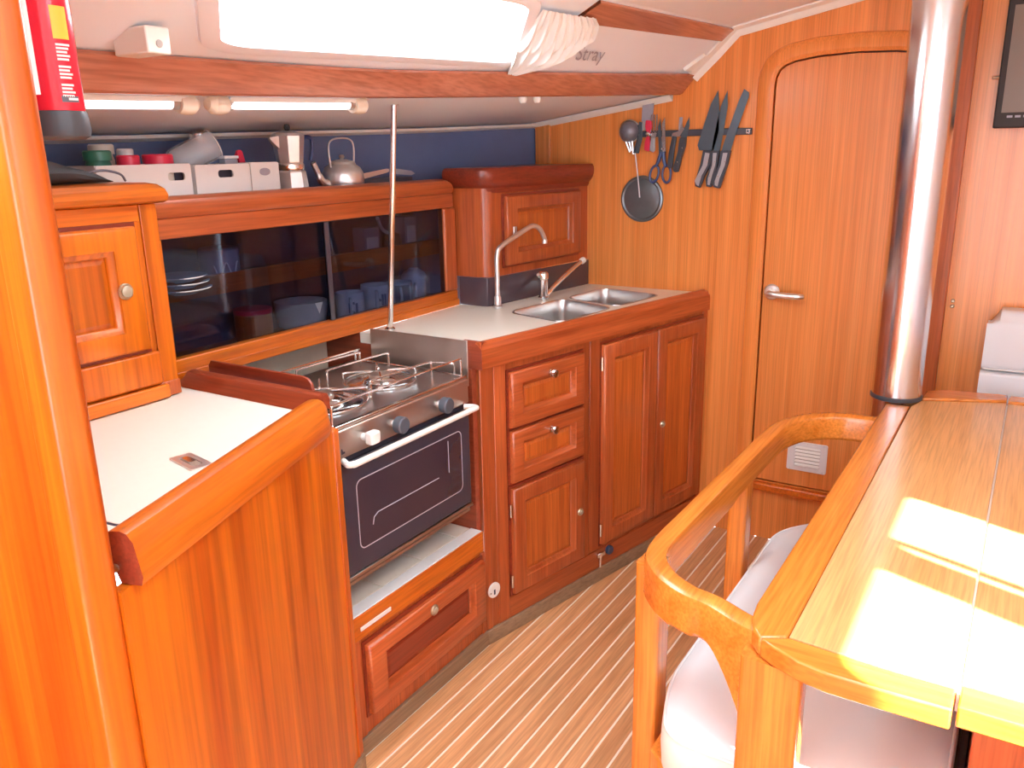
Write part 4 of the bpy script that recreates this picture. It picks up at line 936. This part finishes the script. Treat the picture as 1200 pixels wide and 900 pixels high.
# facing the camera is about 240 degrees; the printed label sits to the right of it
cyl_patch(256, 290, .125, .165, 'yellow_label', 'label_yellow', ex)
for i in range(15):
    z = .118-i*.0045
    if i in (5, 10): continue
    cyl_patch(258, 288-(i*7 % 5)*2, z-.0013, z+.0013, 'print_line', 'label_white', ex, n=5)
cyl_patch(255, 292, .047, .055, 'dark_label', 'label_dark', ex); 
cyl_patch(268, 290, .0495, .0525, 'dark_label_print', 'label_white', ex, .0010)
cyl_patch(252, 280, .192, .2145, 'pictogram_border', 'label_white', ex); cyl_patch(254, 278, .1945, .212, 'pictogram_field', 'red_paint', ex, .0009)
cyl_patch(258, 264, .197, .208, 'pictogram', 'label_white', ex, .0012); cyl_patch(267, 274, .197, .205, 'pictogram', 'label_white', ex, .0012)
br = MB().box(.606, .634, 1.108, 1.150, 1.50, 1.86).build('wall_bracket', 'label_white', ex)
MB().tube([(EC[0]+(er+.002)*math.cos(2*PI*i/28), EC[1]+(er+.002)*math.sin(2*PI*i/28), 1.735) for i in range(28)], .003, 6, closed=True).build('strap', 'black_plastic', br)

# ------------------------------------------------------------------ knife rack on the bulkhead
def XP(p, q, d): return (XB-d, p, q)
kr = thing('magnetic_knife_rack', 'dark magnetic knife bar screwed to the bulkhead', 'knife rack', (XB, 1.07, 1.456))
MB().box(XB-.013, XB-.0005, .857, 1.290, 1.456, 1.478).build('bar', 'rack', kr, bevel=.002)
MB().box(XB-.0145, XB-.013, .861, .875, 1.460, 1.474).build('end_plate', 'steel_pol', kr, bevel=.0)
MB().lathe([(.004, 0), (.003, .002), (0, .002)], (XB-.0145, .868, 1.467), (-1, 0, 0), 10).build('screw', 'black_plastic', kr)
def knife(label, blade, handle, mb_='blade', mh='knife_handle', d=.0135, bol=None):
    t = thing('kitchen_knife', label, 'knife', XP(blade[0][0], min(q for p, q in handle), d), None)
    MB().plate(blade, d, d+.002, XP).build('blade', mb_, t)
    h = MB().plate(rpoly(handle, .004, 3), d-.004, d+.010, XP).build('handle', 'rack', t, bevel=.003, seg=2)
    hx = sum(p for p, q in handle)/len(handle); hz = sum(q for p, q in handle)/len(handle)
    inl = []
    for p, q in handle:
        lo = min(handle, key=lambda e: abs(e[1]-q)+(0 if e[0] != p else 9))
        inl.append((p+((p+lo[0])/2-p)*.55, hz+(q-hz)*.88))
    MB().plate(inl, d+.010, d+.0112, XP).build('handle_inlay', mh, h)
    m = len(handle)//2
    for kk in (.3, .7):
        a = Vector(handle[0])*(1-kk)+Vector(handle[m])*kk
        MB().lathe([(.002, 0), (0, .001)], XP(a.x, a.y, d+.0113), (-1, 0, 0), 8).build('rivet', 'steel_pol', h)
    return t
knife('wide bladed chef knife with dark blade on the knife bar', [(.977, 1.603), (.972, 1.56), (.968, 1.47), (.985, 1.405), (1.000, 1.405), (1.036, 1.408), (1.042, 1.425), (1.020, 1.50), (1.000, 1.56)], [(.985, 1.405), (1.020, 1.408), (1.028, 1.36), (1.045, 1.300), (1.043, 1.286), (1.024, 1.280), (1.010, 1.32), (.990, 1.36)])
knife('slim pointed carving knife between two broader knives on the bar', [(.945, 1.600), (.942, 1.55), (.953, 1.46), (.962, 1.405), (.990, 1.405), (.984, 1.46), (.966, 1.55)], [(.962, 1.406), (.990, 1.406), (.990, 1.36), (1.005, 1.31), (1.002, 1.286), (.985, 1.283), (.974, 1.32), (.966, 1.36)])
knife('blunt tipped bread knife at the end of the knife bar', [(.889, 1.602), (.872, 1.590), (.872, 1.575), (.905, 1.475), (.924, 1.405), (.956, 1.405), (.940, 1.46), (.905, 1.565)], [(.922, 1.406), (.957, 1.406), (.962, 1.36), (.982, 1.30), (.977, 1.284), (.955, 1.279), (.945, 1.31), (.930, 1.36)])
knife('small paring knife with black handle beside the scissors', [(1.076, 1.520), (1.074, 1.49), (1.083, 1.45), (1.105, 1.45), (1.095, 1.48)], [(1.083, 1.452), (1.106, 1.452), (1.112, 1.40), (1.128, 1.345), (1.122, 1.334), (1.108, 1.335), (1.098, 1.38), (1.086, 1.42)], 'blade', 'rack')
# scissors
ss = thing('scissors', 'open-handled kitchen scissors with dark blue grips on the bar', 'scissors', XP(1.165, 1.295, .0135))
MB().plate([(1.166, 1.522), (1.158, 1.40), (1.172, 1.40), (1.176, 1.50)], .0135, .0155, XP).build('blade', 'blade_steel', ss)
MB().plate([(1.182, 1.518), (1.170, 1.40), (1.184, 1.40), (1.190, 1.49)], .0156, .0176, XP).build('blade', 'blade', ss)
def loopg(cx, cz, rx, rz, tilt, d):
    pts = [(cx+rx*math.cos(a)*math.cos(tilt)-rz*math.sin(a)*math.sin(tilt), cz+rx*math.cos(a)*math.sin(tilt)+rz*math.sin(a)*math.cos(tilt)) for a in [2*PI*i/22 for i in range(22)]]
    return [XP(p, q, d) for p, q in pts]
for (cx, tl, s) in ((1.199, .25, 1), (1.152, -.02, -1)):
    g = MB().tube(loopg(cx, 1.328, .016, .030, tl, .0175), .0045, 8, closed=True).build('grip', 'scissor_blue', ss, smooth=True)
    MB().tube([XP(1.170+.004*s, 1.405, .0175), XP(1.174+.010*s, 1.375, .0175), XP(cx-.006*s, 1.355, .0175)], [.007, .007, .005], 8).build('grip_shank', 'scissor_blue', g, smooth=True)
MB().lathe([(.004, 0), (.003, .002), (0, .002)], XP(1.172, 1.415, .018), (-1, 0, 0), 10).build('pivot', 'steel_pol', ss)
# other tools
pe = thing('peeler', 'dark handled peeler with steel head behind the paring knife', 'peeler', XP(1.130, 1.35, .0135))
MB().plate(rpoly([(1.118, 1.455), (1.134, 1.458), (1.146, 1.40), (1.150, 1.352), (1.140, 1.346), (1.130, 1.35), (1.126, 1.40)], .004, 3), .0136, .0226, XP).build('handle', 'rack', pe, bevel=.002)
MB().plate([(1.104, 1.500), (1.092, 1.48), (1.108, 1.456), (1.140, 1.452), (1.135, 1.468), (1.112, 1.474)], .0136, .0166, XP).build('head', 'blade_steel', pe)
MB().plate([(1.112, 1.52), (1.100, 1.52), (1.102, 1.47), (1.114, 1.47)], .0140, .0156, XP).build('blade', 'text_grey', pe)
fk = thing('carving_fork', 'short steel carving fork on the bar beside the red opener', 'fork', XP(1.20, 1.405, .0135))
for yy in (1.196, 1.206, 1.216): MB().box(XB-.0160, XB-.0136, yy-.0022, yy+.0022, 1.470, 1.532).build('tine', 'blade_steel', fk)
MB().plate([(1.192, 1.474), (1.220, 1.474), (1.214, 1.45), (1.200, 1.45)], .0136, .0160, XP).build('fork_root', 'blade_steel', fk)
MB().plate(rpoly([(1.199, 1.455), (1.214, 1.455), (1.218, 1.41), (1.205, 1.402), (1.198, 1.41)], .003, 3), .0136, .0226, XP).build('handle', 'knife_handle', fk, bevel=.002)
ro = thing('can_opener', 'red handled can opener on the knife bar', 'can opener', XP(1.228, 1.405, .0135))
MB().plate(rpoly([(1.214, 1.512), (1.236, 1.515), (1.238, 1.49), (1.228, 1.465), (1.238, 1.44), (1.240, 1.412), (1.220, 1.406), (1.216, 1.44), (1.222, 1.462), (1.212, 1.49)], .006, 3), .0136, .0216, XP).build('handle', 'red_lid', ro, bevel=.002)
MB().lathe([(.008, 0), (.008, .005), (0, .006)], XP(1.226, 1.466, .0216), (-1, 0, 0), 14).build('cutting_wheel', 'steel_pol', ro)
spt = thing('spatula', 'square steel spatula blade showing above the can opener', 'spatula', XP(1.225, 1.44, .006))
MB().plate([(1.208, 1.575), (1.252, 1.570), (1.254, 1.51), (1.212, 1.512)], .0138, .0150, XP).build('blade', 'text_grey', spt)
MB().box(XB-.0136, XB-.0001, 1.240, 1.250, 1.480, 1.530).build('shank', 'steel', spt)
tg = thing('tongs', 'dark folding tongs hanging at the end of the bar', 'tongs', XP(1.262, 1.40, .0135))
MB().plate([(1.250, 1.508), (1.262, 1.510), (1.262, 1.45), (1.275, 1.402), (1.262, 1.400), (1.250, 1.45)], .0136, .0206, XP).build('arm', 'blade', tg, bevel=.001)
MB().plate([(1.262, 1.500), (1.268, 1.500), (1.270, 1.45), (1.284, 1.402), (1.276, 1.402), (1.264, 1.45)], .0136, .0186, XP).build('arm', 'rack', tg, bevel=.001)
str_ = thing('tea_strainer', 'dark mesh tea strainer cluster at the bar end', 'strainer', XP(1.300, 1.42, .002))
MB().lathe([(.038, 0), (.036, .012), (.026, .026), (.012, .033), (0, .034)], XP(1.300, 1.478, .0138), (-1, 0, 0), 20).build('mesh_bowl', 'mesh_grey', str_, smooth=True)
MB().tube([XP(1.300+.039*math.cos(2*PI*i/24), 1.478+.039*math.sin(2*PI*i/24), .0150) for i in range(24)], .0025, 6, closed=True).build('rim', 'steel', str_, smooth=True)
for i, (a, b) in enumerate((((1.315, 1.450), (1.298, 1.405)), ((1.300, 1.445), (1.292, 1.41)), ((1.288, 1.450), (1.284, 1.398)))):
    MB().tube([XP(*a, .02), XP(*b, .014)], .004, 8).build('measuring_spoon', 'alu', str_, smooth=True)
# hanging pan lid
pn = thing('pan_lid', 'round dark pan lid hanging by a cord on the bulkhead', 'pan lid', XP(1.250, 1.156, 0))
MB().lathe([(.082, .0006), (.084, .004), (.082, .010), (.076, .012), (.070, .009), (.045, .014), (.020, .017), (0, .018)], (XB, 1.250, 1.239), (-1, 0, 0), 40).build('lid_disc', 'pan_dark', pn, smooth=True)
MB().tube([XP(1.279, 1.410, .012), XP(1.264, 1.325, .016), XP(1.252, 1.245, .021)], .0022, 6).build('cord', 'ceramic', pn, smooth=True)

# small bits on the forward wall
sw = thing('light_switch', 'tiny brass double switch on the wall beside the door post', 'switch', (XB-.001, .197, .925))
for zz in (.925, .942):
    MB().lathe([(.006, 0), (.006, .003), (.003, .006), (0, .006)], (XB-.0004, .197, zz), (-1, 0, 0), 12).build('toggle', 'knob_metal', sw, smooth=True)

# ------------------------------------------------------------------ television
tv = thing('television', 'flat black framed television on the wooden wall', 'television', (2.86, -.15, 1.455))
MB().box(2.842, 2.874, -.42, .149, 1.455, 1.797).build('tv_casing', 'tv_bezel', tv, bevel=.004)
MB().box(2.8408, 2.8415, -.40, .132, 1.497, 1.780).build('tv_screen', 'tv_screen', tv)
for i, yy in enumerate((.110, .090, .070, .045)): MB().box(2.8405, 2.8417, yy-.007, yy+.007, 1.483, 1.489).build('tv_button', 'text_grey', tv)
MB().box(2.874, XB-.0005, -.2, .0, 1.55, 1.70).build('wall_mount', 'black_plastic', tv)
MB().tube([(2.868, .150, 1.595), (2.868, .162, 1.595), (2.885, .166, 1.595)], .004, 8).build('aerial_plug', 'steel', tv, smooth=True)

# ------------------------------------------------------------------ mast
ms = thing('mast_post', 'thick polished metal mast post through the table corner', 'mast', (2.505, .284, 0))
MB().lathe([(.0655, .0), (.0655, .4), (.0655, .9), (.0655, 1.4), (.0655, 1.915)], (2.505, .284, 0), n=40).build('tube', 'mast_metal', ms, smooth=True)
MB().lathe([(.0657, .7212), (.0685, .7212), (.0685, .730), (.0657, .733)], (2.505, .284, 0), n=40).build('collar', 'black_plastic', ms, smooth=True)

# ------------------------------------------------------------------ table
tt_ = thing('saloon_table', 'varnished folding saloon table with solid wood border', 'table', (1.8, 0, 0))
ZT = .72
Lout = [(2.428, .300), (1.60, .302), (1.25, .303), (1.198, .303), (1.153, .298), (1.123, .288), (1.102, .272)]
MB().prism(Lout+[(1.124, .236), (2.428, .236)], ZT-.032, ZT).build('side_border', 'rail_x', tt_, bevel=.004, seg=2)
near = [(1.100, .270), (1.088, .250), (1.069, .209), (1.060, .166), (1.060, .09), (1.062, .014)]
MB().prism(near+[(1.112, .014), (1.112, .10), (1.118, .170), (1.123, .2345)], ZT-.032, ZT).build('end_border', 'rail_y', tt_, bevel=.003)
MB().prism([(1.125, .2345), (1.120, .170), (1.114, .10), (1.114, .0125), (2.585, .0125), (2.50, .2345-.018), (2.43, .2345)][::1], ZT-.028, ZT-.0005).build('leaf_panel', 'table_x', tt_, bevel=.001)
MB().prism([(2.588, .0125), (2.655, .0125), (2.625, .18), (2.59, .215), (2.508, .2155)], ZT-.032, ZT+.006).build('end_border', 'rail_y', tt_, bevel=.004)
MB().prism([(1.076, .0085), (1.076, -.50), (1.10, -.56), (1.16, -.58), (1.16, -.585+.07), (1.128, -.49), (1.128, .0085)], ZT-.034, ZT-.002).build('end_border', 'rail_y', tt_, bevel=.003)
MB().box(1.130, 2.585, -.515, .0085, ZT-.030, ZT-.0025).build('leaf_panel', 'table_x', tt_, bevel=.001)
MB().prism([(1.162, -.517), (2.60, -.517), (2.60, -.585), (1.162, -.585)], ZT-.034, ZT-.002).build('side_border', 'rail_x', tt_, bevel=.003)
MB().prism([(2.588, .0085), (2.588, -.515), (2.655, -.515), (2.655, .0085)], ZT-.034, ZT+.004).build('end_border', 'rail_y', tt_, bevel=.004)
MB().box(1.30, 2.42, -.30, -.015, .06, ZT-.031).build('pedestal', 'red_v', tt_, bevel=.004)
MB().box(1.297, 1.30, -.20, -.10, .12, ZT-.08).build('pedestal_panel', 'redpanel_v', tt_)
MB().box(1.25, 2.47, -.32, .0, 0, .06).build('plinth', 'red_x', tt_)
MB().box(1.110, 2.58, .0088, .0122, ZT-.032, ZT-.006).build('hinge_strip', 'handle_white', tt_)

# ------------------------------------------------------------------ bench with curved back rail
bn_ = thing('saloon_bench', 'wooden bench with curved rounded handrail beside the table', 'bench', (1.65, .3, 0))
path = smooth_path([(1.142, .262), (1.160, .315), (1.187, .370), (1.201, .422), (1.241, .480), (1.318, .520), (1.50, .523), (1.75, .521), (2.00, .518), (2.13, .511), (2.225, .478), (2.285, .410), (2.302, .340), (2.300, .262)], 5)
rows = []
m = len(path)
def zbot(i):
    p = path[i]
    if p.x < 1.75:
        d1_ = abs(p.y-.290); z = .636
        if p.x < 1.26 and p.y < .40: z = .640-.13*max(0, 1-max(0, p.y-.285)/.10)**2.2
        if p.x < 1.50 and p.y > .44:
            z = .632
        return z
    return .642
for i in range(m):
    a = path[max(i-1, 0)]; c_ = path[min(i+1, m-1)]; t_ = (c_-a).normalized(); nx = Vector((-t_.y, t_.x)); p = path[i]; hw = .021; zb_ = zbot(i)
    prof = [(-hw, zb_+.008), (-hw, .700), (-hw+.003, .708), (-hw+.010, .712), (hw-.010, .712), (hw-.003, .708), (hw, .700), (hw, zb_+.008), (hw-.006, zb_), (-hw+.006, zb_)]
    rows.append([(p.x+nx.x*o_, p.y+nx.y*o_, z_) for o_, z_ in prof])
mb = MB().quadgrid(rows, closed_u=True); n = 10; nb = len(mb.v); mb.f.append(tuple(range(n-1, -1, -1))); mb.f.append(tuple(range(nb-n, nb)))
mb.build('back_rail', 'rail_x', bn_, smooth=True)
MB().prism(rpoly([(1.272, .498), (1.332, .498), (1.332, .546), (1.272, .546)], .010), 0, .690).build('post', 'rail_v', bn_, smooth=True)
MB().prism(rpoly([(1.086, .205), (1.134, .205), (1.140, .297), (1.092, .297)], .010), 0, .686).build('post', 'rail_v', bn_, smooth=True)
MB().prism(rpoly([(1.815, .500), (1.870, .500), (1.870, .545), (1.815, .545)], .010), 0, .655).build('post', 'rail_v', bn_, smooth=True)
MB().prism(rpoly([(2.275, .245), (2.320, .245), (2.320, .300), (2.275, .300)], .008), 0, .655).build('post', 'rail_v', bn_, smooth=True)
MB().prism([(1.20, .016), (2.16, .016), (2.16, .44), (1.95, .485), (1.22, .485), (1.20, .46)], 0, .352).build('seat_box', 'rail_v', bn_, bevel=.004)
# seat cushion with piping
cs = thing('seat_cushion', 'thick white vinyl seat cushion on the bench', 'cushion', (1.65, .25, .3525))
co = rpoly([(1.142, .004), (2.175, .004), (2.175, .40), (2.06, .487), (1.30, .492), (1.150, .440)], [.02, .02, .06, .06, .09, .05], 6)
def cso(k_, z): 
    cx, cyy = 1.65, .25
    out = []
    for p, q in co:
        v_ = Vector((p-cx, q-cyy)); L_ = v_.length
        out.append((cx+(p-cx)*(1-k_/.5), cyy+(q-cyy)*(1-k_/.24), z))
    return out
rows = [cso(.012, .3527), cso(.002, .362), cso(0, .40), cso(.002, .428), cso(.008, .440)]
mb = MB().quadgrid(rows, closed_u=True); n = len(co); mb.f.append(tuple(range(n-1, -1, -1)))
mb.build('boxing', 'cushion_front', cs, smooth=True)
rows = [cso(.008, .440), cso(.018, .450), cso(.040, .455), cso(.10, .458), cso(.17, .459)]
mb = MB().quadgrid(rows, closed_u=True); nb = len(mb.v); mb.f.append(tuple(range(nb-n, nb)))
mb.build('top_cover', 'cushion', cs, smooth=True)
MB().tube(cso(.006, .4405), .0028, 6, closed=True).build('piping', 'white_vinyl', cs, smooth=True)

# ------------------------------------------------------------------ settee backs beyond the table
for i, (z0, z1, x0, yr, lab) in enumerate(((.757, .937, 2.79, .093, 'upper white back cushion leaning on the wooden wall'), (.60, .755, 2.77, .094, 'lower white back cushion below the other against the wall'))):
    cu = thing('back_cushion', lab, 'cushion', (2.84, -.25, z0))
    pol = [(x0, z0+.001), (XB-.006, z0+.001), (XB-.006, z1), (x0+.03, z1), (x0+.008, z1-.03 if i == 0 else z1-.004)]
    rr = [.02, .005, .01, .015, .02]
    pts = rpoly(pol, rr, 4)
    rows = [[(p, yy, q if (i or q < .9) else q-(.05 if e else 0)*((q-.9)/.037)) for p, q in pts] for yy, e in ((-.62, 0), (.06, 0), (yr-.008, .4), (yr, 1))]
    mb = MB().quadgrid(rows, closed_u=True); n = len(pts); nb = len(mb.v); mb.f.append(tuple(range(n-1, -1, -1))); mb.f.append(tuple(range(nb-n, nb)))
    mb.build('cover', 'cushion', cu, smooth=True)
    MB().tube([(x0+.001, -.6, z0+.006), (x0+.001, yr-.004, z0+.006)], .003, 6).build('piping', 'white_vinyl', cu, smooth=True)
se = thing('settee', 'wooden settee base under the white back cushions', 'settee', (2.3, -.85, 0))
MB().box(2.70, XB-.002, -.62, .093, .0, .598).build('locker_end', 'rail_v', se, bevel=.004)
MB().box(.6, 2.69, -1.04, -.66, .0, .36).build('settee_base', 'rail_v', se, bevel=.004)
MB().box(.6, 2.69, -1.04, -.65, .361, .46).build('settee_seat', 'cushion', se, bevel=.02, seg=3)
